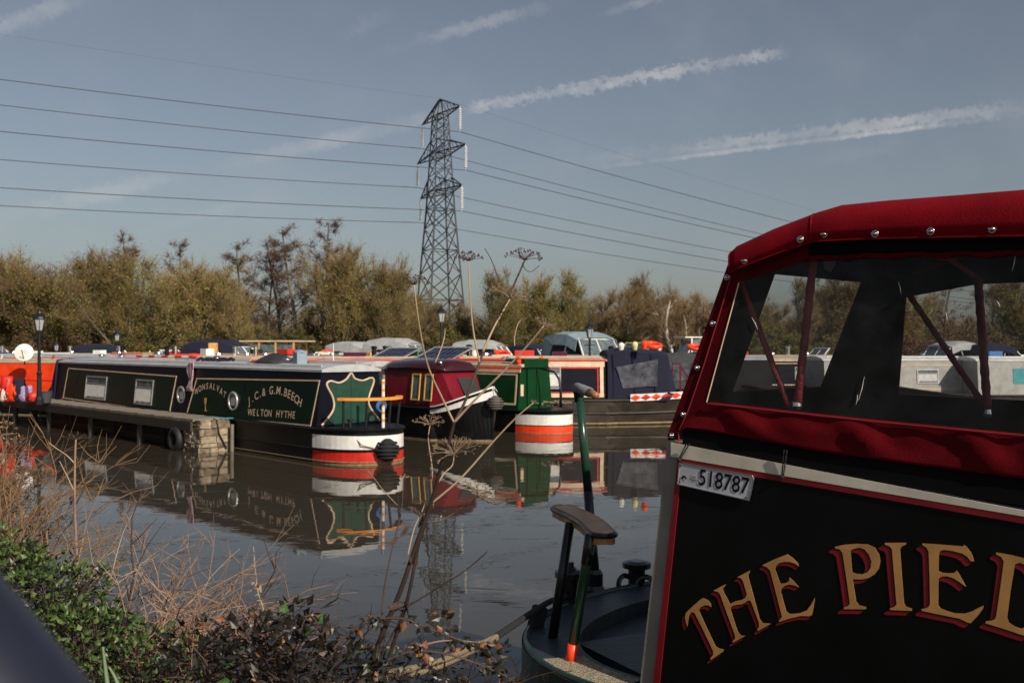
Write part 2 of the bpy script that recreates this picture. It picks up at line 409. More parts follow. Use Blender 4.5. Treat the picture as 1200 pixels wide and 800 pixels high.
for z in (6.2, 10.8, 14.6, 16.2, 19.7, 23.3):
    for k in range(4):
        (a0, l0), (a1, l1) = cs[k], cs[(k+1) % 4]; w = phw(z); br.tube([pw(a0*w, l0*w, z), pw(a1*w, l1*w, z)], .05, 3)
ARMS = [(23.3, 4.4, 1.5), (19.7, 5.6, 1.3), (16.2, 4.8, 1.3)]
wires = []
body.build('lattice_legs', m_galv, pyl, local=False); br.build('lattice_bracing', m_galv, pyl, local=False)
for z, hs_, up in ARMS:
    for sg in (1, -1):
        a_ = MB(); tip = pw(sg*hs_, 0, z)
        zt = min(24.8, z+up)
        for l in (1, -1):
            w = phw(z); wt = phw(zt)
            a_.tube([pw(sg*w, l*w, z), tip], .06, 4); a_.tube([pw(sg*wt, l*wt, zt), tip], .06, 4)
            for q in (.25, .5, .75):
                p0 = pw(sg*w, l*w, z).lerp(tip, q); p1 = pw(sg*wt, l*wt, zt).lerp(tip, q-.12); a_.tube([p0, p1], .035, 3)
        for q in (.0, .25, .5, .75):
            w = phw(z); a_.tube([pw(sg*w, w, z).lerp(tip, q), pw(sg*w, -w, z).lerp(tip, min(1, q+.25))], .03, 3)
        arm = a_.build('cross_arm', m_galv, pyl, local=False)
        ins = MB(); prof = []
        for k in range(10):
            zz = -.25-.19*k; prof += [(.04, zz), (.15, zz-.04), (.15, zz-.09), (.04, zz-.12)]
        ins.lathe(tip, prof[::-1], 8); ins.tube([tip, tip-Vector((0, 0, 2.3))], .03, 4)
        ins.build('insulator', m_porc, arm, local=False)
        wires.append((tip-Vector((0, 0, 2.3)), sg))
m_wire = mat('conductor', (.035, .037, .042), .7)
ends_l = {(0, 1): 93, (0, -1): 123, (1, 1): 154, (1, -1): 187, (2, 1): 220, (2, -1): 241}
ends_r = {(0, 1): (935, 262), (0, -1): (905, 277), (1, 1): (885, 279), (1, -1): (860, 296), (2, 1): (850, 306), (2, -1): (840, 318)}
def wire(P0, dirv, tx, ty, far, b=.00042, r=.022, label='', ):
    # parabola through P0 that passes pixel (tx, ty)
    xq = (tx-600)/1200; t = (xq*P0.y-P0.x)/(dirv.x-xq*dirv.y)
    Y = P0.y+dirv.y*t; z = CH-(ty-HZ)/1200*Y
    a = (z-P0.z-b*t*t)/t
    pts = [P0+dirv*s_+Vector((0, 0, a*s_+b*s_*s_)) for s_ in np.linspace(0, far, 60)]
    return pts
for i, (p0, sg) in enumerate(wires):
    lv = i//2
    w = MB(); w.tube(wire(p0, LN, 0, ends_l[(lv, sg)], 92)[::-1]+wire(p0, -LN, *ends_r[(lv, sg)], 250)[1:], .036, 4, caps=False)
    nm = ['top', 'middle', 'bottom'][lv]
    tag(w.build('power_line', m_wire), 'grey power line hung from the %s pylon arm on its %s side' % (nm, 'right' if sg > 0 else 'left'), 'power line', 'power lines strung from the pylon')
w = MB(); top = Vector((PY.x, PY.y, 24.9))
w.tube(wire(top, LN, 0, 40, 92, .0003)[::-1]+wire(top, -LN, 960, 248, 250, .0003)[1:], .007, 4, caps=False)
tag(w.build('power_line', m_wire), 'very thin earth wire running over the peak of the pylon', 'power line', 'power lines strung from the pylon')

# ------------------------------------------------------------ trees
m_bark = mat('grey brown bark', (.13, .105, .08), .9, scale=5, obj_rand=.2)
m_pale = mat('pale bark', (.42, .37, .30), .85, scale=3)
m_twig = mat('twigs', (.19, .125, .055), .9, obj_rand=.25, scale=.5)
m_twigr = mat('reddish twigs', (.11, .050, .025), .9, obj_rand=.25, scale=.5)
def leafm(name, c, c2):
    m = mat(name, c, .7, col2=c2, scale=.6, obj_rand=.22); b = m.node_tree.nodes['Principled BSDF']
    b.inputs['Subsurface Weight'].default_value = 0
    return m
m_olive = leafm('olive buds', (.085, .105, .010), (.20, .205, .024))
m_yolk = leafm('yellow green buds', (.17, .18, .018), (.38, .34, .045))
m_rust = leafm('rusty catkins', (.075, .045, .025), (.13, .075, .035))
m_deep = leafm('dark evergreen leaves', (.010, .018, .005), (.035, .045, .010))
class Foliage:
    def __init__(s): s.tri = []; s.mi = []
    def twigs(s, base, dirs, L, w, mi, rng):
        n = len(base); side = rng.normal(size=(n, 3)); side /= np.linalg.norm(side, axis=1)[:, None]
        side = np.cross(dirs, side); side /= (np.linalg.norm(side, axis=1)[:, None]+1e-9)
        t = np.stack([base-side*w, base+side*w, base+dirs*L[:, None]], axis=1); s.tri.append(t); s.mi.append(np.full(n, mi))
    def leaves(s, c, size, mi, rng, flat=0):
        n = len(c); a = rng.normal(size=(n, 3)); b = rng.normal(size=(n, 3))
        if flat: a[:, 2] *= flat; b[:, 2] *= flat
        a /= np.linalg.norm(a, axis=1)[:, None]; b /= np.linalg.norm(b, axis=1)[:, None]
        sz = size*rng.uniform(.6, 1.4, n)[:, None]
        s.tri.append(np.stack([c-a*sz*.5, c+b*sz*.5, c+a*sz*.6-b*sz*.1], axis=1)); s.mi.append(np.full(n, mi))
    def build(s, name, mats, parent):
        t = np.concatenate(s.tri); mi = np.concatenate(s.mi); n = len(t)
        me = bpy.data.meshes.new(name); me.vertices.add(n*3); me.vertices.foreach_set('co', t.reshape(-1).astype(np.float32))
        me.loops.add(n*3); me.loops.foreach_set('vertex_index', np.arange(n*3, dtype=np.int32))
        me.polygons.add(n); me.polygons.foreach_set('loop_start', np.arange(0, n*3, 3, dtype=np.int32)); me.polygons.foreach_set('loop_total', np.full(n, 3, dtype=np.int32))
        for m in mats: me.materials.append(m)
        me.polygons.foreach_set('material_index', mi.astype(np.int32)); me.update(calc_edges=True); me.validate()
        o = bpy.data.objects.new(name, me); C.objects.link(o); o.parent = parent; return o
def limb(p, d, L, r, rng, bend=.15, up=.1, n=5):
    pts = [Vector(p)]; rr = [r]; d = Vector(d).normalized()
    for i in range(n):
        d = (d+Vector(rng.normal(size=3))*bend+Vector((0, 0, up))).normalized(); pts.append(pts[-1]+d*(L/n)); rr.append(r*(1-.8*(i+1)/n))
    return pts, rr
def at_(pts, t):
    f = t*(len(pts)-1); i = min(int(f), len(pts)-2); return pts[i].lerp(pts[i+1], f-i), (pts[i+1]-pts[i]).normalized()
def rdir(d, ang, rng):
    o = d.orthogonal().normalized(); o = Matrix.Rotation(rng.uniform(0, 2*math.pi), 3, d) @ o
    return (d*math.cos(ang)+o*math.sin(ang)).normalized()
def make_tree(kind, seed, H, label):
    rng = np.random.default_rng(seed); t = thing(kind[0], label, 'tree'); tr = MB(); fo = Foliage()
    K = kind[1]
    ends = []   # (pos, dir) anchor points of twig sprays
    if K in ('willow', 'bare', 'shrub'):
        ns = {'willow': 9, 'bare': 3, 'shrub': 14}[K]
        for s_ in range(ns):
            a = rng.uniform(0, 6.28); sp = {'willow': .42, 'bare': .34, 'shrub': .9}[K]*rng.uniform(.25, 1.15)
            d = Vector((math.sin(sp)*math.cos(a), math.sin(sp)*math.sin(a), math.cos(sp)))
            L = H*rng.uniform(.72, 1.0)*(.85 if K == 'bare' else .9)
            pts, rr = limb((rng.normal()*.25, rng.normal()*.25, -.2), d, L, H*{'willow': .014, 'bare': .026, 'shrub': .008}[K], rng, .10 if K == 'willow' else .15, .06, 7)
            tr.tube(pts, rr, 5)
            nb = {'willow': 12, 'bare': 9, 'shrub': 8}[K]
            for b in range(nb):
                q = rng.uniform(.12 if K != 'bare' else .3, .97); p, dd = at_(pts, q)
                L2 = L*(.42-.22*q)*rng.uniform(.6, 1.3); p2, r2 = limb(p, rdir(dd, rng.uniform(.35, .95), rng), L2, rr[0]*.38*(1.1-q), rng, .16, .13, 4)
                tr.tube(p2, r2, 3, caps=False)
                for c in range(5 if K != 'bare' else 6):
                    q2 = rng.uniform(.2, 1); p3, d3 = at_(p2, q2); L3 = L2*.5*rng.uniform(.5, 1.2)
                    p4, r4 = limb(p3, rdir(d3, rng.uniform(.3, .9), rng), L3, rr[0]*.13, rng, .2, .12, 3)
                    tr.tube(p4, r4, 3, caps=False)
                    for e in range(5): ends.append(at_(p4, rng.uniform(.1, 1)))
        if K == 'willow': spec = (5, .62, .010, 5, .105, .55)
        elif K == 'bare': spec = (8, .70, .008, 0, .07, .35)
        else: spec = (4, .35, .008, 8, .10, .35)
    else:   # alder: straight stem, tiers of short limbs
        pts, rr = limb((0, 0, -.2), (0, 0, 1), H, H*.014, rng, .035, .1, 10); tr.tube(pts, rr, 6)
        for b in range(38):
            q = rng.uniform(.30, .97); p, dd = at_(pts, q); L2 = H*.22*(1.28-q)*rng.uniform(.4, 1.2)
            p2, r2 = limb(p, rdir(dd, rng.uniform(.9, 1.4), rng), L2, H*.004*(1.2-q), rng, .14, .08, 4); tr.tube(p2, r2, 3, caps=False)
            for c in range(5):
                p3, d3 = at_(p2, rng.uniform(.3, 1)); p4, r4 = limb(p3, rdir(d3, rng.uniform(.3, 1), rng), L2*.35, H*.0012, rng, .2, .05, 3); tr.tube(p4, r4, 3, caps=False)
                for e in range(3): ends.append(at_(p4, rng.uniform(.2, 1)))
        spec = (5, .40, .009, 4, .085, .30)
    nt_, tl, tw, nl, ls, sp = spec
    P_ = np.array([list(e[0]) for e in ends]); D_ = np.array([list(e[1]) for e in ends])
    B = np.repeat(P_, nt_, 0); DD = np.repeat(D_, nt_, 0)+rng.normal(size=(len(P_)*nt_, 3))*.45; DD[:, 2] += .25
    DD /= np.linalg.norm(DD, axis=1)[:, None]; LL = tl*rng.uniform(.4, 1.3, len(B))
    fo.twigs(B, DD, LL, tw, 0, rng)
    T = np.repeat(B, 1, 0)+DD*(LL*rng.uniform(.3, 1, len(B)))[:, None]
    fo.twigs(T, (DD+rng.normal(size=DD.shape)*.5)/1.2, LL*.5, tw*.8, 0, rng)
    nl = max(nl, 1); LC = np.repeat(P_, nl, 0)+rng.normal(size=(len(P_)*nl, 3))*sp*.55
    half = rng.random(len(LC)) < .55
    fo.leaves(LC[half], ls, 1, rng); fo.leaves(LC[~half], ls, 2, rng)
    tr.build('trunk', kind[2], t); fo.build('crown', kind[3], t)
    t['h'] = H; return t
random.seed(4)
W1 = ('willow_tree', 'willow', m_bark, [m_twig, m_olive, m_yolk]); W2 = ('willow_tree', 'willow', m_bark, [m_twig, m_olive, m_olive])
B1 = ('bare_tree', 'bare', m_bark, [m_twig, m_rust, m_twig]); B2 = ('bare_tree', 'bare', m_pale, [m_twig, m_twigr, m_twig])
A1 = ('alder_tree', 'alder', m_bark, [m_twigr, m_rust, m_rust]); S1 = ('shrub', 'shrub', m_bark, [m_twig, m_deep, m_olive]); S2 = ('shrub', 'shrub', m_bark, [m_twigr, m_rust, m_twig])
PR = {'w1': make_tree(W1, 11, 8, 'x'), 'w2': make_tree(W1, 12, 8, 'x'), 'w3': make_tree(W2, 13, 8, 'x'), 'b1': make_tree(B1, 21, 8, 'x'), 'b2': make_tree(B1, 22, 8, 'x'),
      'p': make_tree(B2, 23, 8, 'x'), 'a1': make_tree(A1, 31, 10, 'x'), 'a2': make_tree(A1, 32, 10, 'x'), 's1': make_tree(S1, 41, 4, 'x'), 's2': make_tree(S2, 42, 4, 'x')}
used = set()
KL = {'w': 'budding willow', 'b': 'bare tree', 'p': 'pale forked tree', 'a': 'slim dark alder', 's': 'shrub'}
LAND = [(0, 'at the far left edge'), (46, 'behind the left lamp post'), (100, 'right of the left lamp post'), (160, 'above the long green boat'), (230, 'left of the blue canopied cruiser'),
        (280, 'behind the blue canopied cruiser'), (342, 'behind the wooden topped cruiser'), (400, 'left of the pylon'), (460, 'just left of the pylon'), (516, 'at the foot of the pylon'),
        (580, 'right of the pylon'), (640, 'midway between pylon and right lamp'), (691, 'behind the right lamp post'), (740, 'above the navy boat hood'), (800, 'left of the red canopy'), (870, 'behind the red canopy'), (1000, 'seen through the red canopy'), (1150, 'at the far right edge')]
seen = {}
def put_tree(key, px, Y, ytop, group=None, wide=1.0):
    proto = PR[key]
    if key in used: o = copy_tree(proto)
    else: o = proto; used.add(key)
    z0 = ground_h((px-600)/1200*Y, Y); H = CH+(HZ-ytop)/1200*Y-z0; s_ = H/proto['h']
    o.location = ((px-600)/1200*Y, Y, z0); o.rotation_euler = (0, 0, rnd(0, 6.28)); o.scale = (s_*wide, s_*wide, s_)
    land = min(LAND, key=lambda l: abs(l[0]-px))[1]
    size = 'tall' if H > 8.5 else ('middling' if H > 5 else 'short')
    row = 'front row' if Y < 70 else ('second row' if Y < 78 else 'back row')
    base = '%s %s %s, %s' % (size, KL[key[0]], land, row); k = seen.get(base, 0); seen[base] = k+1
    if k: base = '%s %s' % (base, ['next', 'third', 'fourth', 'fifth', 'sixth', 'seventh', 'eighth'][min(k-1, 6)])
    o['label'] = base; o['category'] = 'shrub' if key[0] == 's' else 'tree'
    o['group'] = 'shrubs under the far trees' if key[0] == 's' else 'trees beyond the boats'
    if 'h' in o.keys() and o is not proto: del o['h']
SIL = [(-120, 280), (-60, 285), (0, 283), (25, 290), (60, 294), (100, 288), (135, 292), (180, 296), (215, 290), (260, 300), (300, 305), (340, 300), (400, 292), (430, 286), (460, 305), (480, 318), (510, 332), (550, 330), (600, 318), (640, 322), (670, 328), (700, 322), (720, 305), (760, 318), (800, 308), (840, 325), (880, 320), (950, 318), (1030, 300), (1100, 315), (1170, 300), (1250, 300), (1330, 310), (1420, 300)]
SX = [s_[0] for s_ in SIL]; SY = [s_[1] for s_ in SIL]
# front row, hand placed
for key, px, Y, yt, wd in (('b1', -30, 70, 285, 1), ('w1', 12, 72, 292, 1), ('w2', 68, 70, 291, 1.1), ('w1', 112, 72, 289, 1.15), ('a1', 158, 76, 273, 1.2), ('w3', 148, 68, 305, 1), ('w2', 195, 69, 293, 1.1),
                       ('a2', 212, 78, 284, 1.2), ('b2', 246, 76, 277, .9), ('w1', 232, 68, 300, 1), ('w3', 268, 69, 318, .9), ('a1', 290, 74, 284, 1.3), ('a2', 312, 75, 292, 1.2), ('a1', 330, 75, 280, 1.3), ('a1', 349, 73, 266, 1.3), ('a2', 374, 74, 259, 1.3),
                       ('w1', 402, 70, 283, .8), ('w2', 432, 71, 278, .8), ('b1', 418, 78, 276, .7), ('w3', 455, 69, 318, .9), ('b2', 478, 72, 320, .9), ('b1', 540, 72, 340, 1), ('w3', 590, 70, 322, 1.1), ('w1', 628, 72, 318, 1.1), ('w3', 662, 74, 322, 1),
                       ('b2', 725, 72, 300, .95), ('b1', 760, 74, 318, 1), ('p', 796, 66, 312, 1.0), ('b2', 812, 75, 303, 1), ('b1', 850, 72, 318, 1), ('w3', 880, 72, 330, 1), ('b2', 930, 72, 320, 1), ('w3', 985, 72, 300, 1), ('b1', 1030, 72, 325, 1), ('a1', 1105, 73, 285, 1), ('w1', 1060, 70, 330, 1), ('a2', 1160, 74, 270, 1), ('w1', 1190, 70, 315, 1), ('b2', 1250, 72, 300, 1), ('w3', 1310, 71, 300, 1)):
    put_tree(key, px, Y, yt, wide=wd)
for i in range(32):   # rows behind and the scrub under them
    px = -130+i*49+rnd(-18, 18); Y = rnd(80, 96)
    put_tree(random.choice(['w1', 'w3', 'b1', 'b2', 'b1', 'w2'] if px < 480 else ['b1', 'b2', 'w3']), px, Y, np.interp(px, SX, SY)+rnd(6, 42) if not 280 < px < 395 else rnd(330, 345), wide=rnd(.95, 1.2))
for i in range(64):
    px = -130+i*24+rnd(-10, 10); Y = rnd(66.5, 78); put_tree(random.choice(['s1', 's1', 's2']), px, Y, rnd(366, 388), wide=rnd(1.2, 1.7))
for i in range(16):   # unseen trees added on the left bank to darken reflections in the boat sides
    k = random.choice(['w1', 'w3', 'b1', 'w2', 's1']); o = copy_tree(PR[k]); Y = 12+i*3.1; X = -.60*Y-22+rnd(-3, 3); o.location = (X, Y, .4); s_ = rnd(1.05, 1.35); o.scale = (s_*1.2, s_*1.2, s_); o.rotation_euler = (0, 0, rnd(0, 6))
    tag(o, 'unseen tree added on the left bank of the basin to darken boat reflections', 'tree', 'unseen trees added on the left bank')
    if 'h' in o.keys(): del o['h']
# the wood behind reads as one dark mass
fo = Foliage(); rng = np.random.default_rng(77)
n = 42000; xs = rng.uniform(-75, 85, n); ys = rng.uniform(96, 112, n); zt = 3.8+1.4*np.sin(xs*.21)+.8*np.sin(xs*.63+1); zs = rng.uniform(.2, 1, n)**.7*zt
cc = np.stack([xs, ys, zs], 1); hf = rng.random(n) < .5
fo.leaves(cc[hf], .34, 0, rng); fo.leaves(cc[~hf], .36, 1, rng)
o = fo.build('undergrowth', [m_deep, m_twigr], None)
tag(o, 'dark brown scrub filling the gaps far behind the trees', 'undergrowth', kind='stuff')

# ============================================================ BOATS
class Boat:
    """Narrowboat. Local x runs from the near cabin end to the far end, +y is the side seen, z up.
    (px, Y): the near corner of the cabin side; th: heading in degrees; W: width over the cabin base"""
    def __init__(s, name, label, px, Y, th, W, Lc, zb=.64, zr=1.60, cat='narrowboat', group='narrowboats moored in rows', tum=.10):
        s.th = R(th); c, sn = math.cos(s.th), math.sin(s.th); s.c, s.s = c, sn
        s.X0, s.Y0 = (px-600)/1200*Y, Y; s.W = W; s.Lc = Lc; s.zb = zb; s.zr = zr; s.tum = tum
        loc = Vector((s.X0, s.Y0, 0)) + Vector((sn, c, 0))*(W/2)
        s.root = thing(name, label, cat, loc, math.pi-s.th, group)
    def hw(s, z): return s.W/2 - s.tum*(z-s.zb)
    def map(s, px, py):                      # pixel on the near side -> (x, z) local
        x = (px-600)/1200; t = (s.X0-x*s.Y0)/(s.c+x*s.s); return t, CH-(py-HZ)/1200*(s.Y0+s.s*t)
    def on(s, t, z, off=.006): return Vector((t, s.hw(z)+off, z))
    def side(s, px, py, off=.006): t, z = s.map(px, py); return s.on(t, z, off)
    def line(s, mb, pts, w, off=.008, closed=False, px=True, mi=0):
        q = [s.map(*p) for p in pts] if px else list(pts)
        if closed: q.append(q[0])
        for a, b in zip(q[:-1], q[1:]):
            d = Vector((b[0]-a[0], b[1]-a[1])); d.normalize(); n = Vector((-d.y, d.x))*w/2; e = d*w/2
            r = [(a[0]-e.x-n.x, a[1]-e.y-n.y), (b[0]+e.x-n.x, b[1]+e.y-n.y), (b[0]+e.x+n.x, b[1]+e.y+n.y), (a[0]-e.x+n.x, a[1]-e.y+n.y)]
            mb.prism([s.on(u, v, 0) for u, v in r], (0, off+random.uniform(0, .0015), 0), mi)
    def rect_t(s, t0, t1, z0, z1): return [(t0, z0), (t1, z0), (t1, z1), (t0, z1)]
    def hull(s, bands, mats, near=('stern', 1.3), far=('bow', 2.5), flare=.12, deckmat=None, sheer=.25, gw=.06):
        """bands: list of (z, material index above this z)"""
        W2 = s.W/2+gw; x0 = -near[1]; x1 = s.Lc+far[1]; xs = []
        n = 14
        for i in range(n+1): xs.append(x0+near[1]*(1-math.cos(math.pi/2*i/n)) if near[0] == 'stern' else x0+near[1]*(i/n)**1.3)
        for i in range(1, 9): xs.append(s.Lc*i/8)
        for i in range(1, n+1): xs.append(s.Lc+far[1]*math.sin(math.pi/2*i/n) if far[0] == 'stern' else s.Lc+far[1]*(1-(1-i/n)**1.3))
        def half(x, z):
            for lo, L, kind in ((0-x, near[1], near[0]), (x-s.Lc, far[1], far[0])):
                if lo > 0:
                    u = min(1, lo/L)
                    if kind == 'stern': return W2*math.sqrt(max(0, 1-u**2.4))
                    zz = max(0, min(1, z/.7)); return max(.02, W2*(1-u**(1.7+.8*zz))*(.86+.14*zz))
            return W2
        def rise(x):
            for lo, L, kind in ((0-x, near[1], near[0]), (x-s.Lc, far[1], far[0])):
                if lo > 0 and kind == 'bow': return sheer*(lo/L)**1.6
            return 0
        zs = [-.35]+[b[0] for b in bands]+[s.zb]
        mb = MB()
        secs = []
        for x in xs:
            r = rise(x); near_pts = [Vector((x, half(x, z), z+(r*max(0, z)/s.zb))) for z in zs]; far_pts = [Vector((x, -p.y, p.z)) for p in near_pts[::-1]]
            secs.append(near_pts+far_pts)
        nb = len(zs)
        def mif(i, j):
            if j < 0: return 0
            k = j if j < nb-1 else (2*nb-2-j if j < 2*nb-1 else 0)
            if j == nb-1: return len(mats)-1
            if j == 2*nb-1: return 0
            return 0 if k <= 0 else bands[k-1][1]
        mb.loft(secs, mif=mif)
        h = mb.build('hull', mats, s.root); s.half = half; s.rise = rise
        # gunwale lip and rubbing strakes
        g = MB()
        for zz, rr in ((s.zb-.03, .028),):
            for sg in (1, -1): g.tube([Vector((x, sg*(half(x, zz)+.008), zz+rise(x))) for x in xs], rr, 6)
        g.build('gunwale', mats[0], h)
        s.xs = xs; return h
    def strake(s, zz, m, r=.018, x0=-99, x1=99, name='rubbing_strake'):
        g = MB(); 
        for sg in (1, -1): g.tube([Vector((x, sg*(s.half(x, zz)+.006), zz+s.rise(x)*zz/s.zb)) for x in s.xs if x0 <= x <= x1], r, 6)
        return g.build(name, m, s.root)
    def cabin(s, mw, mr, t0=0, t1=None, zr=None, rake=0, edge=.05, name='cabin', rname='roof', camber=.09):
        t1 = s.Lc if t1 is None else t1; zr = s.zr if zr is None else zr; mb = MB(); secs = []
        for t, k in ((t0, 1), (t1, -1)):
            secs.append([Vector((t, s.hw(s.zb), s.zb)), Vector((t+rake*k, s.hw(zr), zr)), Vector((t+rake*k, -s.hw(zr), zr)), Vector((t, -s.hw(s.zb), s.zb))])
        mb.loft(secs); cab = mb.build(name, mw, s.root)
        rf = MB(); secs = []
        for t in np.linspace(t0+rake-edge, t1-rake+edge, 8):
            w = s.hw(zr)+.02; top = []
            for i in range(9):
                u = -1+2*i/8; top.append(Vector((t, -u*w, zr+.012+camber*(1-abs(u)**2.2))))
            secs.append([Vector((t, w, zr-.03))]+top+[Vector((t, -w, zr-.03))])
        rf.loft(secs); r = rf.build(rname, mr, cab)
        s.handrail = None
        hr = MB(); 
        for sg in (1, -1): hr.tube([(t0+rake+.1, sg*(s.hw(zr)-.07), zr+.075), (t1-rake-.1, sg*(s.hw(zr)-.07), zr+.075)], .016, 6)
        hr.build('grab_rail', mr, cab)
        return cab
    def window(s, t0, t1, z0, z1, frame=m_alu, curtain=True, bar=True, parent=None, fw=.03):
        w = MB()
        ring = [(t0, t1, z1-fw, z1), (t0, t1, z0, z0+fw), (t0, t0+fw, z0+fw, z1-fw), (t1-fw, t1, z0+fw, z1-fw)]
        for a, b, c, d in ring:
            w.prism([s.on(a, c, 0), s.on(b, c, 0), s.on(b, d, 0), s.on(a, d, 0)], (0, .022, 0))
        if bar: w.prism([s.on(t0+fw, z1-.34*(z1-z0), 0), s.on(t1-fw, z1-.34*(z1-z0), 0), s.on(t1-fw, z1-.34*(z1-z0)+.02, 0), s.on(t0+fw, z1-.34*(z1-z0)+.02, 0)], (0, .018, 0))
        o = w.build('window', frame, parent or s.root)
        g = MB(); g.prism([s.on(t0+fw, z0+fw, 0), s.on(t1-fw, z0+fw, 0), s.on(t1-fw, z1-fw, 0), s.on(t0+fw, z1-fw, 0)], (0, .008, 0))
        g.build('pane', m_glass, o)
        if curtain:
            c = MB(); zc = z1-.36*(z1-z0) if bar else z1-fw; n = 18
            for i in range(n):
                a = t0+fw+.01+(t1-t0-2*fw-.02)*i/n; b = t0+fw+.01+(t1-t0-2*fw-.02)*(i+1)/n; m_ = (a+b)/2; zz = z0+fw+.02+.03*abs(math.sin(i*1.3))
                c.prism([s.on(a, zz, .004), s.on(m_, zz, .004), s.on(m_, zc, .004), s.on(a, zc, .004)], (0, .008, 0))
                c.prism([s.on(m_, zz, .004), s.on(b, zz, .004), s.on(b, zc, .004), s.on(m_, zc, .004)], (0, .0065, 0))
            c.build('curtain', m_curtain, o)
        return o
    def winpx(s, x0, y0, x1, y1, **k):
        (a, za), (b, zb_) = s.map(x0, y0), s.map(x1, y1); return s.window(min(a, b), max(a, b), min(za, zb_), max(za, zb_), **k)
    def porthole(s, px, py, r=.14):
        t, z = s.map(px, py); p = s.on(t, z, .0); m = MB(); m.torus(p+Vector((0, .012, 0)), r, .026, (0, 1, 0), 22, 8)
        o = m.build('porthole', m_alu, s.root, smooth=True); g = MB(); g.lathe(p+Vector((0, .001, 0)), [(r, 0), (r, .006)], 20, axis=(0, 1, 0)); g.build('pane', m_glass, o)
        g = MB(); g.lathe(p+Vector((0, .006, -.02)), [(r*.62, 0), (r*.5, .006)], 16, axis=(0, 1, 0)); g.build('lace_blind', m_curtain, o)
    def panel(s, pts, m, off=.004, px=True, name='side_panel'):
        mb = MB(); q = [s.map(*p) for p in pts] if px else pts
        mb.prism([s.on(u, v, -.001) for u, v in q], (0, off, 0)); return mb.build(name, m, s.root)
def fender(name, c, r, label, cat='fender', axis=(1, 0, 0), m=None):
    mb = MB(); mb.sphere(c, r, 14, 9, sc=(.8, 1, 1))
    for k in range(5): mb.torus(Vector(c)+Vector((0, 0, (k-2)*r*.3)), r*(1.02-.09*abs(k-2)**1.5), r*.10, (0, 0, 1), 16, 6)
    return tag(mb.build(name, m or m_blackrope, None, smooth=True, origin=c), label, cat)

# ---- 1: long green boat with gold lettering, stern towards us
b1 = Boat('narrowboat', 'long dark green narrowboat reading MONSALVAT, its red and white stern towards us', 371, 17.9, 47, 1.42, 12.9, zb=.62, zr=1.60)
b1.hull([(0, 1), (.03, 3), (.235, 0), (.265, 2), (.50, 0)], [m_black, m_scum, m_white, m_red, m_navy], ('stern', 1.12), ('bow', 1.9), gw=.07)
# the side hull is all black: cover plates over the painted bands away from the counter
hs_ = MB()
for sg in (1,):
    w = b1.W/2+.075; hs_.box2((0.02, w, .012), (12.8, w+.006, .60)); hs_.box2((0.02, -w, .012), (12.8, -w-.006, .60))
hs_.build('hull_side', m_black, b1.root)
b1.strake(.25, m_black, .022, name='rubbing_strake'); b1.strake(.05, m_scum, .012, name='weed_line')
cab1 = b1.cabin(m_navy, m_roofgrey)
for pts in ([(75.5, 431), (203, 441), (199, 484), (73, 466)], [(227, 443), (370, 445.5), (364, 499), (219, 486)]):
    b1.panel(pts, m_green)
ln = MB()
for pts in ([(76.5, 431.5), (203, 441), (199, 483.5), (74, 466)], [(227, 443.5), (370, 446), (364, 498.5), (219, 486)]): b1.line(ln, pts, .024, closed=True)
b1.line(ln, [(74, 466), (66, 471), (61, 476)], .02)
ln.build('coach_line', m_cream, b1.root)
seam = MB(); b1.line(seam, [(90, 434), (85, 466)], .012, .006); b1.line(seam, [(286, 437), (278, 494)], .012, .007); seam.build('panel_seam', m_black, b1.root)
b1.winpx(99, 440, 123, 469); b1.winpx(157, 444, 177.5, 475)
b1.porthole(211, 462.5, .165); b1.porthole(272, 470, .17)
tx = MB()
def arc_text(mb, boat, body, px0, py0, pxm, pym, px1, py1, size, wide=1.0, off=.011):
    n = len(body)
    for i, ch in enumerate(body):
        if ch == ' ': continue
        u = i/(n-1); a = (1-u)*(1-2*u)*1.0; b_ = 4*u*(1-u); c = u*(2*u-1)
        X = a*px0+b_*pxm+c*px1; Yp = a*py0+b_*pym+c*py1
        u2 = u+.02; a2 = (1-u2)*(1-2*u2); b2 = 4*u2*(1-u2); c2 = u2*(2*u2-1)
        t0, z0 = boat.map(X, Yp); t1, z1 = boat.map(a2*px0+b2*pxm+c2*px1, a2*py0+b2*pym+c2*py1)
        d = Vector((t1-t0, (z1-z0)*.62)).normalized(); up = Vector((d.y, -d.x)); up = up if up.y > 0 else -up
        add_text(mb, ch, size, lambda x, y: boat.on(t0+d.x*x*wide+up.x*y, z0+d.y*x*wide+up.y*y, off))
arc_text(tx, b1, 'MONSALVAT', 228.5, 461.5, 244.5, 455.5, 261.0, 465.5, .175)
tx.build('boat_name', m_cream, b1.root); tx = MB()
arc_text(tx, b1, 'J.C.& G.M.BEECH', 291, 474, 319.5, 461.5, 349, 475.5, .21)
tx.build('owner_lettering', m_cream, b1.root); tx = MB()
arc_text(tx, b1, 'WELTON HYTHE', 293, 486.5, 318.5, 488, 344, 490, .18)
tx.build('port_lettering', m_cream, b1.root)
gb = MB(); t_, z_ = b1.map(241, 481.5); gp = b1.on(t_, z_, .012)
for poly in ([(-.06, 0), (.06, 0), (.05, .02), (.012, .03), (.012, .12), (.05, .16), (.065, .27), (-.065, .27), (-.05, .16), (-.012, .12), (-.012, .03), (-.05, .02)],):
    gb.prism([gp+Vector((x*.8, 0, y)) for x, y in poly], (0, .004, 0))
gb.build('painted_goblet', m_gold, b1.root)
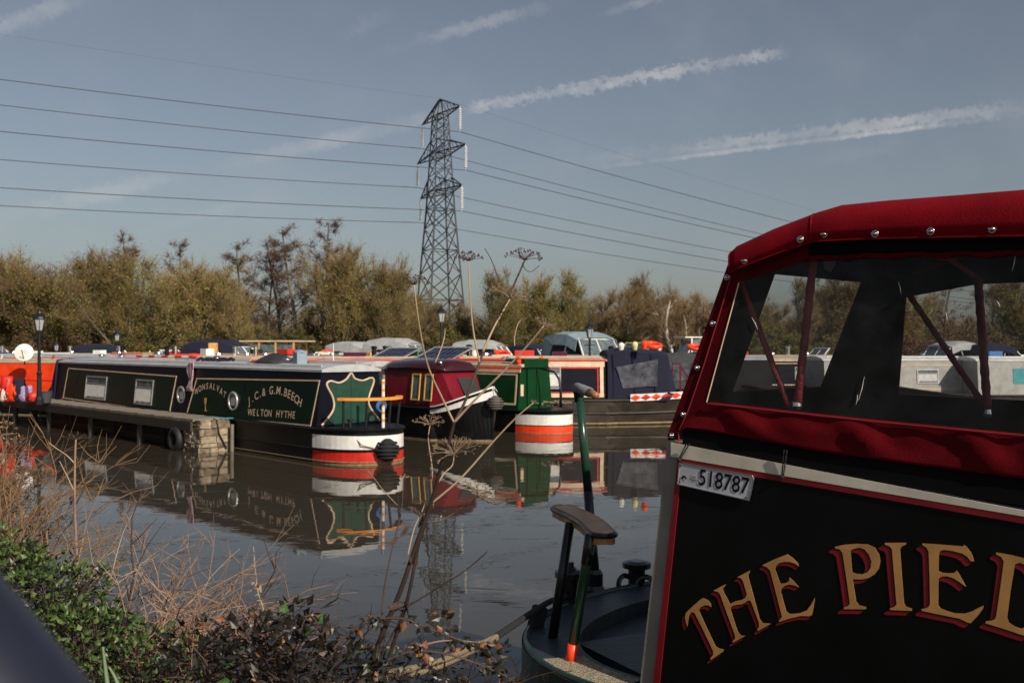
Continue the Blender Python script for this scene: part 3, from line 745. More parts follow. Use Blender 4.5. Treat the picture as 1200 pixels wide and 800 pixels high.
# shield panel on the stern bulkhead
sh = MB(); hwb = b1.W/2; zt = 1.55
out = [(-.93, .0), (-.60, .28), (-.62, .52), (-.86, .78), (-.74, .86), (-.42, .82), (-.15, .90), (0.0, 1.02), (.12, .90), (.42, .85), (.74, .90), (.84, .82), (.62, .5), (.66, .30), (.95, .03)]
def bk(u, v, x=-.006): z = .64+v*.90; return Vector((x, -u*b1.hw(z)*.93, z))
sh.prism([bk(u, v) for u, v in out], (-.006, 0, 0)); sh.build('shield_panel', m_green2 if False else mat('bulkhead green', (.010, .05, .032), .35, dirt=.2), b1.root)
sl = MB(); pts = [bk(u, v, -.016) for u, v in out]; sm = []
for i in range(len(pts)-1):
    for k in range(4):
        p0, p1, p2, p3 = pts[max(0, i-1)], pts[i], pts[i+1], pts[min(len(pts)-1, i+2)]; t = k/4
        sm.append(.5*((2*p1)+(p2-p0)*t+(2*p0-5*p1+4*p2-p3)*t*t+(3*p1-p0-3*p2+p3)*t*t*t) if i not in (6, 7) else p1.lerp(p2, t))
sm.append(pts[-1]); sl.tube(sm, .017, 5); sl.build('shield_line', m_cream, b1.root)
dl = MB(); dl.box2((-.008, -.004, .66), (-.0135, .004, 1.5)); dl.build('door_seam', m_black, b1.root)
# stern gear: taffrail board, posts, tiller with barber stripes
tr_ = MB(); secs = []
for i in range(17):
    a = R(-62)+R(124)*i/16; x = -.18-.92*math.cos(a)*.92; y = .74*math.sin(a)*1.0
    secs.append([Vector((x+.07*math.cos(a), y*.9, 1.10)), Vector((x-.06*math.cos(a), y*1.05, 1.10)), Vector((x-.06*math.cos(a), y*1.05, 1.145)), Vector((x+.07*math.cos(a), y*.9, 1.145))])
tr_.loft(secs); tr_.build('taffrail', m_orangewood, b1.root)
for a in (-50, -12, 25, 55):
    p = MB(); x = -.18-.85*math.cos(R(a)); y = .73*math.sin(R(a)); p.tube([(x*.93, y*.95, .62), (x, y, 1.10)], .022, 8); p.build('rail_post', m_iron, b1.root)
tl = MB(); tl.tube([(-.92, -.05, .6), (-.92, -.05, 1.48)], .028, 10, 1)
for k in range(6): tl.tube([(-.92, -.05, .72+k*.13), (-.92, -.05, .775+k*.13)], .0295, 10, 0)
tl.tube([(-.92, -.05, 1.46), (-.92, -.05, 1.53)], .034, 10, 2); tl.build('tiller_post', [m_orangewood, m_white, m_steel], b1.root)
dk = MB(); 
for sx, sy in ((-.5, .35), (-.6, -.3)): dk.lathe((sx, sy, .62), [(.03, 0), (.03, .10), (.055, .11), (.055, .14)], 10)
dk.build('mooring_dolly', m_iron, b1.root)
rp = MB(); rp.torus((-.35, -.42, .95), .10, .018, (1, 0, .1), 16, 6); rp.torus((-.36, -.42, .93), .08, .018, (1, .1, 0), 16, 6); rp.build('blue_rope_coil', m_blueplas, b1.root)
# cratch cover at the far end
cr = MB(); L = b1.Lc
for sec in ():
    pass
secs = [[Vector((x, w_, .6+.0)), Vector((x, w2, z)), Vector((x, .2*w2, z+.06)), Vector((x, -.2*w2, z+.06)), Vector((x, -w2, z)), Vector((x, -w_, .6))] for x, w_, w2, z in ((L-.02, .74, .66, 1.66), (L+.35, .74, .55, 1.60), (L+.9, .68, .38, 1.12), (L+1.4, .55, .2, .72))]
cr.loft(secs); cr.build('cratch_cover', m_navycloth, b1.root)
# roof clutter: things of their own
def b1w(t, y, z): return b1.root.matrix_local @ Vector((t, y, z)) if False else WM(b1.root) @ Vector((t, y, z))
pl = MB(); t0, z0 = b1.map(138, 424); t1, z1 = b1.map(207, 431)
for k in range(9):
    a = lerp(t0, t1, k/9); b_ = lerp(t0, t1, (k+1)/9); pl.tube([b1w(a, .25, 1.78), b1w(b_, .25, 1.78)], .028, 8, k % 2)
tag(pl.build('boat_pole', [m_red, m_white]), 'red and white striped pole lying on the roof of the long green boat', 'pole')
for i, t in enumerate((2.2, 5.1, 6.4, 10.2, 11.5)):
    v = MB(); v.lathe((t, .0, 1.69), [(.05, 0), (.05, .05), (.095, .06), (.09, .09), (.04, .12), (.01, .125)], 14); v.build('roof_vent', m_steel, b1.root, smooth=True)
bx_ = MB(); bx_.box(b1w(1.55, .1, 1.80), (.20, .20, .22), Matrix.Rotation(.6, 3, 'Z')); bx_.lathe(b1w(1.55, .1, 1.90), [(.12, 0), (.12, .03), (.03, .06)], 12)
tag(bx_.build('chimney_box', m_bluecloth), 'small pale grey chimney box near the front of the green boat roof', 'chimney')
hp = MB(); rng = np.random.default_rng(5); gs = [[Vector((2.05+.95*i/9, -.42+.84*j/7, 1.70+.17*math.sin(math.pi*i/9)*math.sin(math.pi*j/7)*(1+.5*rng.normal()*.6))) for j in range(8)] for i in range(10)]
hp.loft([[b1w(*p) for p in row] for row in gs], closed=False); ob = hp.build('tarpaulin', m_blackcloth, smooth=True); sl_ = ob.modifiers.new('s', 'SOLIDIFY'); sl_.thickness = .01
tag(ob, 'crumpled black sheet lying on the roof of the long green boat', 'tarpaulin')
bl = MB(); 
for i in range(5): bl.tube([b1w(4.6+.25*i+.1*math.sin(k), .2-.06*k, 1.73+.03*math.sin(k*2+i)) for k in range(6)], .04, 6)
tag(bl.build('blue_rope', m_navycloth), 'dark blue rolled cloth on the middle of the green boat roof', 'cloth')
# hanging patterned rag
rg = MB(); t0, z0 = b1.map(222, 437)
secs = []
for i in range(9):
    z = 1.70-.62*i/8; w = .10+.05*math.sin(i*.9)
    secs.append([b1w(t0+w*(-1+2*j/6)+.03*math.sin(i), b1.hw(min(z, 1.6))+.05+.03*math.sin(j*2.1+i*.5), z) for j in range(7)])
rg.loft(secs, closed=False); ob = rg.build('patterned_scarf', mat('pink checked cloth', (.35, .04, .08), .9, col2=(.6, .55, .6), scale=28), smooth=True); ob.modifiers.new('s', 'SOLIDIFY').thickness = .012
tag(ob, 'pink and white scarf hanging over the side of the green boat', 'scarf')
fender('fender', b1w(-1.20, .06, .26), .20, 'round black rope fender hung on the red and white stern')
r_ = MB(); r_.tube([b1w(-.7, .55, .62), b1w(-1.0, .45, .35), b1w(-1.16, .12, .25)], .010, 5); tag(r_.build('fender_rope', m_rope), 'thin rope tying the black fender to the stern', 'rope')

# ---- jetty, stone pier, tyre
jt = thing('jetty', 'low weathered plank jetty running along the long green boat', 'jetty', (0, 0, 0))
def jp(d, o, z):  # along boat 1, o metres outside its side
    return WM(b1.root) @ Vector((d, b1.W/2+.14+o, z))
dk = MB()
J0, J1 = b1.map(270, 490)[0]-.0, 14.4
J0 = 3.1
n = 40
for i in range(n):
    a = lerp(J0, J1, i/n); b_ = lerp(J0, J1, (i+1)/n)-.018; z = .58+.004*math.sin(i*2.3)
    q = [jp(a, 0, z), jp(b_, 0, z), jp(b_, .66, z), jp(a, .66, z)]; dk.prism(q, (0, 0, .045))
dk.build('deck_boards', m_oldwood, jt, local=False)
bm_ = MB()
for o in (.06, .66): bm_.prism([jp(J0, o, .40), jp(J1, o, .40), jp(J1, o, .575), jp(J0, o, .575)], Vector((WM(b1.root).to_3x3() @ Vector((0, .05, 0)))))
bm_.build('bearer', mat('dark timber', (.035, .028, .02), .6, bump=.3), jt, local=False)  # bearer and piles much darker than the deck boards
for d in (5.6, 8.3, 11, 13.6):
    for o in (.12, .62):
        p = MB(); p.tube([jp(d, o, -.8), jp(d, o, .5)], .07, 8); p.build('pile', MAT['dark timber'], jt, local=False)
m_stone = mat('pier stone', (.13, .10, .07), .85, col2=(.46, .37, .26), scale=3.5, bump=.8, bscale=16, dirt=.5)
sp = thing('stone_pier', 'rough stone block pier under the near end of the jetty', 'pier', (0, 0, 0)); random.seed(9)
st = MB(); D0, D1 = 2.86, 3.98; O0, O1 = .02, .62; cz = -.3
core = MB(); core.prism([jp(D0+.03, O0+.03, -.8), jp(D1-.03, O0+.03, -.8), jp(D1-.03, O1-.03, -.8), jp(D0+.03, O1-.03, -.8)], (0, 0, 1.35)); core.build('mortar', mat('lime mortar', (.16, .13, .09), .95), sp, local=False)
z = -.25
while z < .50:
    h = rnd(.08, .16)
    for face in range(2):   # long side seen, and end seen
        a = D0 if face == 0 else O0; end = D1 if face == 0 else O1
        while a < end-.02:
            l = min(rnd(.12, .40), end-a); g = .006
            if face == 0: q = [jp(a+g, O1-.04, z+g), jp(a+l-g, O1-.04, z+g), jp(a+l-g, O1+rnd(-.01, .035), z+g+rnd(-.01, .01)), jp(a+g, O1+rnd(-.01, .035), z+g+rnd(-.01, .01))]
            else: q = [jp(D0-rnd(0, .02), a+g, z+g), jp(D0+.04, a+g, z+g), jp(D0+.04, a+l-g, z+g), jp(D0-rnd(0, .02), a+l-g, z+g)]
            st.prism(q, (0, 0, h-2*g), random.choice((0, 0, 1, 2))); a += l
    z += h
ob = st.build('stonework', [m_stone, mat('dark pier stone', (.10, .075, .05), .9, col2=(.26, .20, .14), scale=6, bump=1, bscale=14), mat('pale pier stone', (.22, .17, .12), .9, col2=(.40, .33, .24), scale=6, bump=1, bscale=14)], sp, local=False, bevel=.022)
dsp = ob.modifiers.new('sub', 'SUBSURF'); dsp.subdivision_type = 'SIMPLE'; dsp.levels = 2; dsp.render_levels = 2
tex = bpy.data.textures.new('rough', 'CLOUDS'); tex.noise_scale = .13; dm_ = ob.modifiers.new('rough', 'DISPLACE'); dm_.texture = tex; dm_.strength = .075; dm_.mid_level = .5
cp = MB(); cp.prism([jp(D0, O0, .51), jp(D1, O0, .51), jp(D1-.02, O1, .51), jp(D0+.01, O1-.01, .51)], (0, 0, .065)); cp.build('cap_stone', m_stone, sp, local=False, bevel=.01)
ty = MB(); tp = jp(3.72, .72, .20); ax_ = WM(b1.root).to_3x3() @ Vector((0, 1, 0)); ty.torus(tp, .18, .075, ax_, 22, 10)
tag(ty.build('tyre', m_rubber, smooth=True, origin=tp), 'black tyre hung on the stone pier as a fender', 'tyre')
r_ = MB(); r_.tube([tp+Vector((0, 0, .2)), jp(3.7, .6, .61), jp(3.4, .4, .62), b1w(2.9, b1.W/2+.05, .62)], .012, 6)
tag(r_.build('mooring_rope', mat('turquoise rope', (.05, .28, .30), .8)), 'turquoise rope tied across the top of the stone pier', 'rope')
r_ = MB(); r_.tube([jp(3.2, .2, .61), jp(2.84, .3, .61), jp(2.82, .26, .35), jp(2.82, .1, .05)], .014, 6)
tag(r_.build('mooring_rope', m_blackrope), 'black rope draped down the right face of the stone pier', 'rope')
ps = MB(); ps.tube([jp(2.7, .05, -.8), jp(2.7, .05, .52)], .035, 8); tag(ps.build('mooring_post', m_oldwood), 'thin wooden stake just right of the stone pier', 'stake')
ps = MB(); ps.tube([jp(13.0, 1.0, -.8), jp(13.0, 1.0, -.0), jp(13.0, 1.0, .35)], [.10, .09, .06], 8)

# ---- 2: maroon boat, black bow to the right
b2 = Boat('narrowboat', 'maroon narrowboat with a black bow, white gunwale line and rounded dark roof', 507, 22.0, 46, 1.42, 15, zb=.72, zr=1.60)
b2.hull([(0, 1), (.03, 0), (.55, 0)], [m_black, m_scum, m_black], ('bow', 1.15), ('stern', 1.3), sheer=.42, gw=.06)
g = MB()
xs = [x for x in b2.xs if x < .4]
for sg in (1, -1):
    secs = [[Vector((x, sg*(b2.half(x, z)+.012), z+b2.rise(x)*z/b2.zb)) for z in (.58, .74)]+[Vector((x, sg*(b2.half(x, z)-.012), z+b2.rise(x)*z/b2.zb)) for z in (.745, .58)] for x in xs]
    g.loft(secs)
g.build('bow_stripe', m_white, b2.root)
# wheelhouse with rounded dark roof and raked front
wh = MB(); zt = 1.50
def w2(t, u, z): return Vector((t, u*b2.hw(z)*.98, z))
wh.loft([[w2(-.42, .60, .74), w2(-.02, .8, zt), w2(-.02, -.8, zt), w2(-.42, -.60, .74)], [w2(.1, 1, .74), w2(.25, 1, zt), w2(.25, -1, zt), w2(.1, -1, .74)], [w2(1.55, 1, .74), w2(1.85, 1, zt), w2(1.85, -1, zt), w2(1.55, -1, .74)]])
wo = wh.build('wheelhouse', m_maroon, b2.root)
rf = MB(); secs = []
for t, sc, zz in ((-.12, .75, 1.50), (-.05, .86, 1.56), (.25, 1.02, 1.60), (1.0, 1.05, 1.62), (1.7, 1.03, 1.60), (2.0, .98, 1.54)):
    w_ = b2.hw(1.5)*sc; secs.append([Vector((t, w_, 1.48)), Vector((t, w_*.93, zz)), Vector((t, w_*.6, zz+.10)), Vector((t, 0, zz+.14)), Vector((t, -w_*.6, zz+.10)), Vector((t, -w_*.93, zz)), Vector((t, -w_, 1.48))])
rf.loft(secs); rf.build('domed_roof', mat('gloss dark roof', (.035, .005, .008), .12, coat=.6), wo, smooth=True)
for a, a2 in ((b2.map(507, 450)[0], b2.map(496, 450)[0]), (b2.map(492.5, 450)[0], b2.map(481, 450)[0])):
    o = b2.window(a+.05, a2, .84, 1.42, frame=m_gold, curtain=False, bar=False, parent=wo)
fwm = MB(); q = [w2(-.38, .10, .86), w2(-.38, -.52, .86), w2(-.10, -.64, 1.32), w2(-.10, .20, 1.32)]
fwm.prism([p+Vector((-.02, 0, 0)) for p in q], (-.012, 0, .01)); fwm.build('front_window', m_dark, wo)
cab = b2.cabin(m_purple, m_roofgrey, t0=2.9, t1=15, zr=1.56)
dm = MB(); dm.box2((2.885, -.25, .75), (2.895, .25, 1.5)); dm.build('cabin_door', m_dark, b2.root)
g = MB()
for y in (-.27, .25): g.box2((2.87, y, .75), (2.89, y+.03, 1.52))
g.box2((2.87, -.27, 1.5), (2.89, .28, 1.53)); g.build('door_frame', m_wood, b2.root)
for t in (3.6, 6.2, 8.8, 11.4): b2.window(t, t+.7, 1.0, 1.4)
a_ = MB(); a_.tube([(-.8, 0, .75), (-.8, 0, 1.02)], .05, 8); a_.lathe((-.8, 0, 1.0), [(.05, 0), (.09, .02), (.09, .05)], 10); a_.build('bow_bollard', m_white, b2.root)
hl = MB(); hl.sphere((.05, .45, 1.66), .05); hl.build('headlamp', m_steel, b2.root, smooth=True)
fender('fender', WM(b2.root) @ Vector((-1.27, .06, .82)), .17, 'grey rope bow fender on the tip of the maroon boat', m=mat('grey rope', (.10, .09, .08), .9, bump=.8, bscale=60))
an = MB(); an.tube([WM(b2.root) @ Vector((4.5, .2, 1.66)), WM(b2.root) @ Vector((4.5, .2, 2.1))], .012, 5); tag(an.build('flag_staff', m_white), 'thin white staff on the maroon boat roof', 'staff')

# ---- 3: green boat, red lined roof, white and orange stern
b3 = Boat('narrowboat', 'green narrowboat with cream lined panels and a white and orange stern', 607, 23.9, 44, 1.2, 12, zb=.54, zr=1.56)
b3.hull([(0, 1), (.02, 3), (.18, 0), (.205, 2), (.44, 0)], [m_black, m_scum, m_white, m_orange, m_navy], ('stern', 1.0), ('bow', 2), gw=.06)
w = b3.W/2+.065; hs_ = MB(); hs_.box2((.02, w, .012), (12, w+.006, .52)); hs_.build('hull_side', m_black, b3.root)
b3.cabin(m_green2, m_rooftan, rake=.02)
ln = MB(); 
for t in (.08, 2.9, 5.6, 8.3): b3.line(ln, [(t+.03, .66), (t+2.2, .66), (t+2.2, 1.36), (t+.03, 1.36)], .045, closed=True, px=False)
ln.build('coach_line', m_cream, b3.root)
ln = MB(); ln.prism([b3.on(0, 1.47, 0), b3.on(12, 1.47, 0), b3.on(12, 1.53, 0), b3.on(0, 1.53, 0)], (0, .02, 0)); ln.build('roof_edge_band', m_orange, b3.root)
ln = MB(); ln.prism([b3.on(0, 1.40, 0), b3.on(12, 1.40, 0), b3.on(12, 1.468, 0), b3.on(0, 1.468, 0)], (0, .02, 0)); ln.build('roof_edge_band', m_cream, b3.root)
for t in (3.6, 6.6, 9.2): b3.window(t, t+.75, .85, 1.3)
dr = MB()
for y0, y1 in ((-.30, -.01), (.01, .30)): dr.box2((-.035, y0, .62), (-.005, y1, 1.48))
do = dr.build('stern_doors', m_green2, b3.root, bevel=.006)
hd = MB(); hd.box2((-.05, -.42, 1.50), (.6, .42, 1.72)); hd.build('slide_hatch', m_green2, b3.root, bevel=.02)
pt = MB(); pt.box2((-.012, .42, .85), (-.006, .52, 1.12)); pt.build('notice_plate', m_cream, b3.root)
tl = MB(); tl.tube([(-.8, 0, .6), (-.8, 0, 1.0), (-.75, 0, 1.25), (-.6, 0, 1.42), (-.1, 0, 1.50)], [.035, .03, .028, .024, .02], 8); tl.build('swan_neck_tiller', m_iron, b3.root, smooth=True)
dk = MB(); rng = random.Random(3)
for k in range(9): 
    a = rng.uniform(-1.2, 1.2); dk.tube([(-.35-.3*math.cos(a)+.1*j*rng.uniform(-1, 1), .4*math.sin(a)+.1*j*rng.uniform(-1, 1), .64+.03*j) for j in range(4)], .02, 5)
dk.build('coiled_ropes', m_rope, b3.root)
pl = MB(); pl.tube([WM(b3.root) @ Vector((.6, .3, 1.68)), WM(b3.root) @ Vector((3.4, .3, 1.68))], .03, 6); tag(pl.build('boat_pole', m_orange), 'orange pole lying along the green boat roof', 'pole')
for yy, lab in ((.45, 'small orange ornament on the near corner of the green boat roof'), (-.35, 'small orange ornament on the far corner of the green boat roof')):
    fl = MB(); fl.lathe(WM(b3.root) @ Vector((.12, yy, 1.60)), [(.05, 0), (.07, .06), (.05, .10), (.07, .13), (.02, .17)], 10); tag(fl.build('roof_ornament', m_orange), lab, 'ornament')

# ---- 4: navy boat with cream and red trim and a canvas hood, side on
b4 = Boat('narrowboat', 'side on navy narrowboat with cream and red trim, navy hood and diamond painted bow', 710, 26.2, -2, 1.9, 9, zb=.66, zr=1.66)
b4.hull([(0, 1), (.03, 0), (.5, 0)], [m_hullbrown, m_scum, m_hullbrown], ('bow', 3.4), ('stern', 1.3), sheer=.16, gw=.06)
b4.strake(.30, m_hullbrown, .03); b4.strake(.04, m_scum, .03, name='weed_line')
b4.cabin(m_navy, m_rooftan)
ln = MB(); b4.line(ln, [(.10, .76), (9, .76)], .10, px=False); b4.line(ln, [(.10, .76), (.10, 1.60)], .09, px=False, off=.012); b4.line(ln, [(.10, 1.56), (9, 1.56)], .15, px=False, off=.010)
b4.line(ln, [(4.0, .76), (4.0, 1.56)], .09, px=False, off=.009)
ln.build('trim', m_cream, b4.root)
ln = MB(); b4.line(ln, [(.20, .83), (3.9, .83), (3.9, 1.46), (.20, 1.46)], .03, off=.016, closed=True, px=False); b4.line(ln, [(0, 1.655), (9, 1.655)], .04, off=.03, px=False); ln.build('red_lining', m_red, b4.root)
b4.winpx(636, 429, 657.5, 455.5, bar=True)
b4.window(2.6, 3.3, .9, 1.38); b4.window(5, 5.7, .9, 1.38); b4.window(6.8, 7.5, .9, 1.38)
# hood
hd = MB(); secs = []
for x, zt_, wf in ((-.05, 1.86, 1), (-.5, 1.95, 1), (-1.15, 1.90, .98), (-1.62, 1.84, .95), (-1.86, .80, .88)):
    w_ = .93*wf; zt_ = max(zt_, .85); zl = .62
    if zt_ < 1: zl = zt_-.02
    secs.append([Vector((x, w_+.02, zl)), Vector((x, w_, lerp(zl, zt_, .5))), Vector((x, w_*.93, zt_-.05)), Vector((x, w_*.55, zt_+.02)), Vector((x, 0, zt_+.05)), Vector((x, -w_*.55, zt_+.02)), Vector((x, -w_*.93, zt_-.05)), Vector((x, -w_, lerp(zl, zt_, .5))), Vector((x, -w_-.02, zl))])
hd.loft(secs); ho = hd.build('canvas_hood', m_navycloth, b4.root)
wv = MB()
def b4p(px, py, off): t, z = b4.map(px, py); return Vector((t, .945+off, z))
wv.prism([b4p(722, 430, 0), b4p(771, 421, 0), b4p(770, 452, 0), b4p(730, 455, 0)], (0, .012, 0))
m_crease = clear_vinyl('hood window', .8, (.4, .4, .42), 1.6); wv.build('hood_window', mat('creased plastic', (.016, .018, .030), .2, col2=(.11, .115, .14), scale=5, bump=1, bscale=4), ho)
ew = MB()
for k in range(3): ew.tube([(-.2-.55*k, .955, .66), (-.2-.5*k, .925, 1.84)], .012, 5)
ew.build('hood_frame', m_navycloth, ho)
cs_ = MB(); random.seed(2)
for k in range(9):
    t0 = -.62-k*.27; t1 = t0-.27
    def hp_(t, z): return Vector((t, b4.half(t, z)+.035, z+b4.rise(t)))
    za, zb_ = .60, .78; cs_.prism([hp_(t0, za), hp_(t1, za), hp_(t1, zb_), hp_(t0, zb_)], (0, .008, 0), 0)
    tm = (t0+t1)/2; zm = (za+zb_)/2
    cs_.prism([hp_(t0, zm)+Vector((0, .009, 0)), hp_(tm, za+.015)+Vector((0, .009, 0)), hp_(t1, zm)+Vector((0, .009, 0)), hp_(tm, zb_-.015)+Vector((0, .009, 0))], (0, .006, 0), 1 if k % 2 else 2)
cs_.build('diamond_panel', [m_white, m_red, m_orange], b4.root)
ob = MB(); ob.tube([(1.52, .7, 1.68), (1.50, 1.0, 1.66), (1.46, 1.02, 1.45), (1.72, 1.03, 1.05), (1.85, 1.02, .72)], .02, 6); ob.build('black_hose', m_rubber, b4.root)
rl = MB(); rl.tube([(-2.0, .55, .8), (-2.0, .55, 1.55), (-2.0, -.55, 1.55), (-2.0, -.55, .8)], .02, 6); rl.tube([(-2.0, .55, 1.5), (-2.5, .3, .85)], .018, 6); rl.build('bow_rail', m_maroon, b4.root)
fl = MB(); fl.torus(Vector((-2.35, .45, .90)), .12, .03, (0, 0, 1), 16, 6); fl.torus(Vector((-2.35, .45, .95)), .11, .03, (0, 0, 1), 16, 6); fl.build('rope_coil', m_rope, b4.root)

# ---- orange boat at the far left with clutter and a dish
bo = Boat('narrowboat', 'bright orange narrowboat at the left edge, half hidden behind the jetty', 73, 29.5, 20, 1.8, 9, zb=.66, zr=1.55)
bo.hull([(0, 1), (.03, 0), (.5, 0)], [m_black, m_scum, m_black], ('stern', 1.0), ('bow', 2))
bo.cabin(m_orange, m_rooftan)
bo.window(3.2, 3.9, .9, 1.3); bo.window(5.2, 5.9, .9, 1.3)
ln = MB(); bo.line(ln, [(0.05, 1.02), (9, 1.02)], .03, px=False); ln.build('coach_line', m_red, bo.root)
def bow(t, y, z): return WM(bo.root) @ Vector((t, y, z))
ds = thing('satellite_dish', 'round white satellite dish on the orange boat roof', 'satellite dish', P(28, 413, 29.2))
q = MB(); dn = Vector((.25, -1, .25)).normalized(); q.lathe((0, 0, 0), [(.02, .06), (.12, .05), (.22, .02), (.26, 0), (.25, -.01), (.0, .03)], 20, axis=-dn); q.build('dish', m_white, ds, smooth=True)
q = MB(); q.tube([(0, .05, 0), (0, .05, -.35)], .02, 6); q.tube([(0, 0, -.2), dn*.3], .012, 5); q.build('dish_arm', m_iron, ds)
random.seed(8)
CL = [('duffel_bag', 'red', m_red, 'crumpled red bag standing on the jetty by the orange boat', 8, 455), ('backpack', 'o', m_orange, 'orange backpack on the jetty beside a dark coat', 17, 462), ('coat', 'n', m_navycloth, 'dark coat heaped on the jetty', 22, 458), ('sack', 'p', mat('purple cloth', (.25, .06, .28), .9, col2=(.5, .45, .6), scale=20), 'purple and white bundle on the jetty', 30, 458), ('sack', 'w', m_curtain, 'white plastic sack at the left end of the jetty', 7, 466), ('crate', 'r', m_red, 'small red crate on the jetty left of the lamp', 38, 465)]
for nme, _, m_, lab, px, py in CL:
    q = MB(); c = P(px, py, 25.8); c.z = .63; hh = (CH-(py-15-HZ)/1200*25.8)-c.z if nme != 'crate' else .25
    hh = {'coat': .55, 'backpack': .45, 'duffel_bag': .62, 'sack': .38, 'crate': .22}[nme]; ww = .17
    secs = []
    for k in range(9):
        z = c.z+hh*k/8; rr = ww*(.75+.35*math.sin(math.pi*(k+.6)/9))*(1 if nme != 'crate' else 1)
        secs.append([Vector((c.x+rr*math.cos(2*math.pi*j/12)*(1+.14*math.sin(j*3+k)), c.y+rr*.8*math.sin(2*math.pi*j/12)*(1+.12*math.cos(j*2+k*1.3)), z+.02*math.sin(j*2.2+k))) for j in range(12)])
    q.loft(secs); 
    if nme in ('backpack', 'duffel_bag'): q.tube([c+Vector((-.08, -.13, hh*.9)), c+Vector((-.1, -.22, hh*.6)), c+Vector((-.08, -.16, hh*.2))], .015, 5); q.tube([c+Vector((.08, -.13, hh*.9)), c+Vector((.1, -.22, hh*.6)), c+Vector((.08, -.16, hh*.2))], .015, 5)
    tag(q.build(nme, m_, smooth=True), lab, nme.replace('_', ' '))
q = MB(); c = P(53, 464, 25.2); c.z = .63; q.lathe(c, [(.13, 0), (.17, .26), (.185, .27), (.17, .28), (.155, .27), (.12, .03)], 16); ob = q.build('bucket', m_galv, smooth=False); tag(ob, 'pale metal bucket between the lamp post and the green boat', 'bucket')
rc = MB()
for k in range(7):
    rc.tube([bow(.6+.5*k+.2*j, .6-.2*j, 1.68+.06*math.sin(j+k)) for j in range(5)], .03, 5, k % 3)
tag(rc.build('roof_clutter', [m_red, m_white, m_maroon]), 'heap of red and white poles on the orange boat roof', 'poles')

# ---- plainer narrowboats in the rows behind
def simple_boat(label, px, Y, th, W, L, mw, mr, mh=m_black, zr=1.62, lines=m_cream, near=('stern', 1.2), far=('bow', 2.2), band=None, wins=True):
    b = Boat('narrowboat', label, px, Y, th, W, L, zr=zr)
    b.hull([(0, 1), (.03, 0), (.5, 0)], [mh, m_scum, mh], near, far); b.cabin(mw, mr)
    ln = MB(); k = .15
    while k < L-2:
        b.line(ln, [(k, .76), (k+2.1, .76), (k+2.1, 1.45), (k, 1.45)], .03, closed=True, px=False); k += 2.6
    ln.build('coach_line', lines, b.root)
    if band: ln = MB(); ln.prism([b.on(0, zr-.10, 0), b.on(L, zr-.10, 0), b.on(L, zr-.035, 0), b.on(0, zr-.035, 0)], (0, .018, 0)); ln.build('roof_edge_band', band, b.root)
    k = .8
    while wins and k < L-1: b.window(k, k+.65, .92, 1.34, curtain=(int(k*3) % 2 == 0)); k += 2.6
    return b
bA = simple_boat('plum narrowboat with a grey roof hidden behind the long green boat', 455, 26.2, 44, 1.8, 14, m_purple, m_roofgrey, band=m_cream)
bB = simple_boat('narrowboat with a cream roof carrying two solar panels', 600, 27.6, 18, 1.8, 12, m_maroon, m_rooftan, band=m_red)
bC = simple_boat('navy narrowboat with a white roof behind the maroon wheelhouse', 600, 33, 14, 1.9, 14, m_navy, m_white, band=m_orange)
bD = simple_boat('black narrowboat with pale roof in the row left of the pylon', 400, 33, 20, 1.9, 13, m_black, m_roofgrey, band=m_red)
bE = simple_boat('green narrowboat with buff roof far behind the striped pole', 235, 38, 14, 1.9, 12, m_green, m_rooftan, band=m_white)
bF = simple_boat('dark narrowboat with grey roof far behind the orange boat', 60, 38, 10, 1.9, 12, m_navy, m_roofgrey)
bG = simple_boat('long white and navy narrowboat seen through the left window of the red canopy', 985, 33, 2, 1.9, 9, m_navy, m_rooftan, band=m_cream, mh=m_white)
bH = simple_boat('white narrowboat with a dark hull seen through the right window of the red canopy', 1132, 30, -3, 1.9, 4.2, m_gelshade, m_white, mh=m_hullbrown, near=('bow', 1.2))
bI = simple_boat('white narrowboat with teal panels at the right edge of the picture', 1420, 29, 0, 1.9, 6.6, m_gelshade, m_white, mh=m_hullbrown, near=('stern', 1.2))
tp_ = MB(); tp_.prism([bI.on(.3, .95, 0), bI.on(5.6, .95, 0), bI.on(5.6, 1.38, 0), bI.on(.3, 1.38, 0)], (0, .01, 0)); tp_.build('teal_panel', m_teal, bI.root)
rg = random.Random(21)
def dress(b, L, zr=1.62, z0=.3):
    """chimney, vents, lockers and side fenders of a boat"""
    k = z0
    while k < L-.5:
        w = rg.random(); y = rg.uniform(-.35, .35); z = zr+.09
        q = MB()
        if w < .22: q.lathe((k, y, z-.02), [(.07, 0), (.065, .25), (.085, .27), (.085, .31), (.05, .33)], 10); q.build('chimney', rg.choice([m_black, m_steel]), b.root)
        elif w < .45: q.lathe((k, y, z-.01), [(.04, 0), (.04, .05), (.09, .06), (.08, .09), (.01, .12)], 12); q.build('roof_vent', m_steel, b.root)
        elif w < .68: l = rg.uniform(.3, .7); q.box2((k, y-.15, z-.02), (k+l, y+.15, z+rg.uniform(.10, .22))); q.build('roof_locker', rg.choice([m_red, m_green2, m_navy, m_wood, m_white, m_blueplas, m_purple]), b.root, bevel=.012); k += l
        elif w < .85: l = rg.uniform(1, 1.8); q.tube([(k, y, z+.03), (k+l, y+.05, z+.03)], .028, 6); q.tube([(k+.1, y+.10, z+.03), (k+l-.1, y+.12, z+.03)], .022, 6); q.build('boat_pole', rg.choice([m_wood, m_red, m_white, m_orange]), b.root); k += l*.6
        else: q.box2((k, y-.3, z-.02), (k+.8, y+.3, z+.05)); q.build('solar_sheet', m_solar, b.root, bevel=.01); k += .8
        k += rg.uniform(.25, .9)
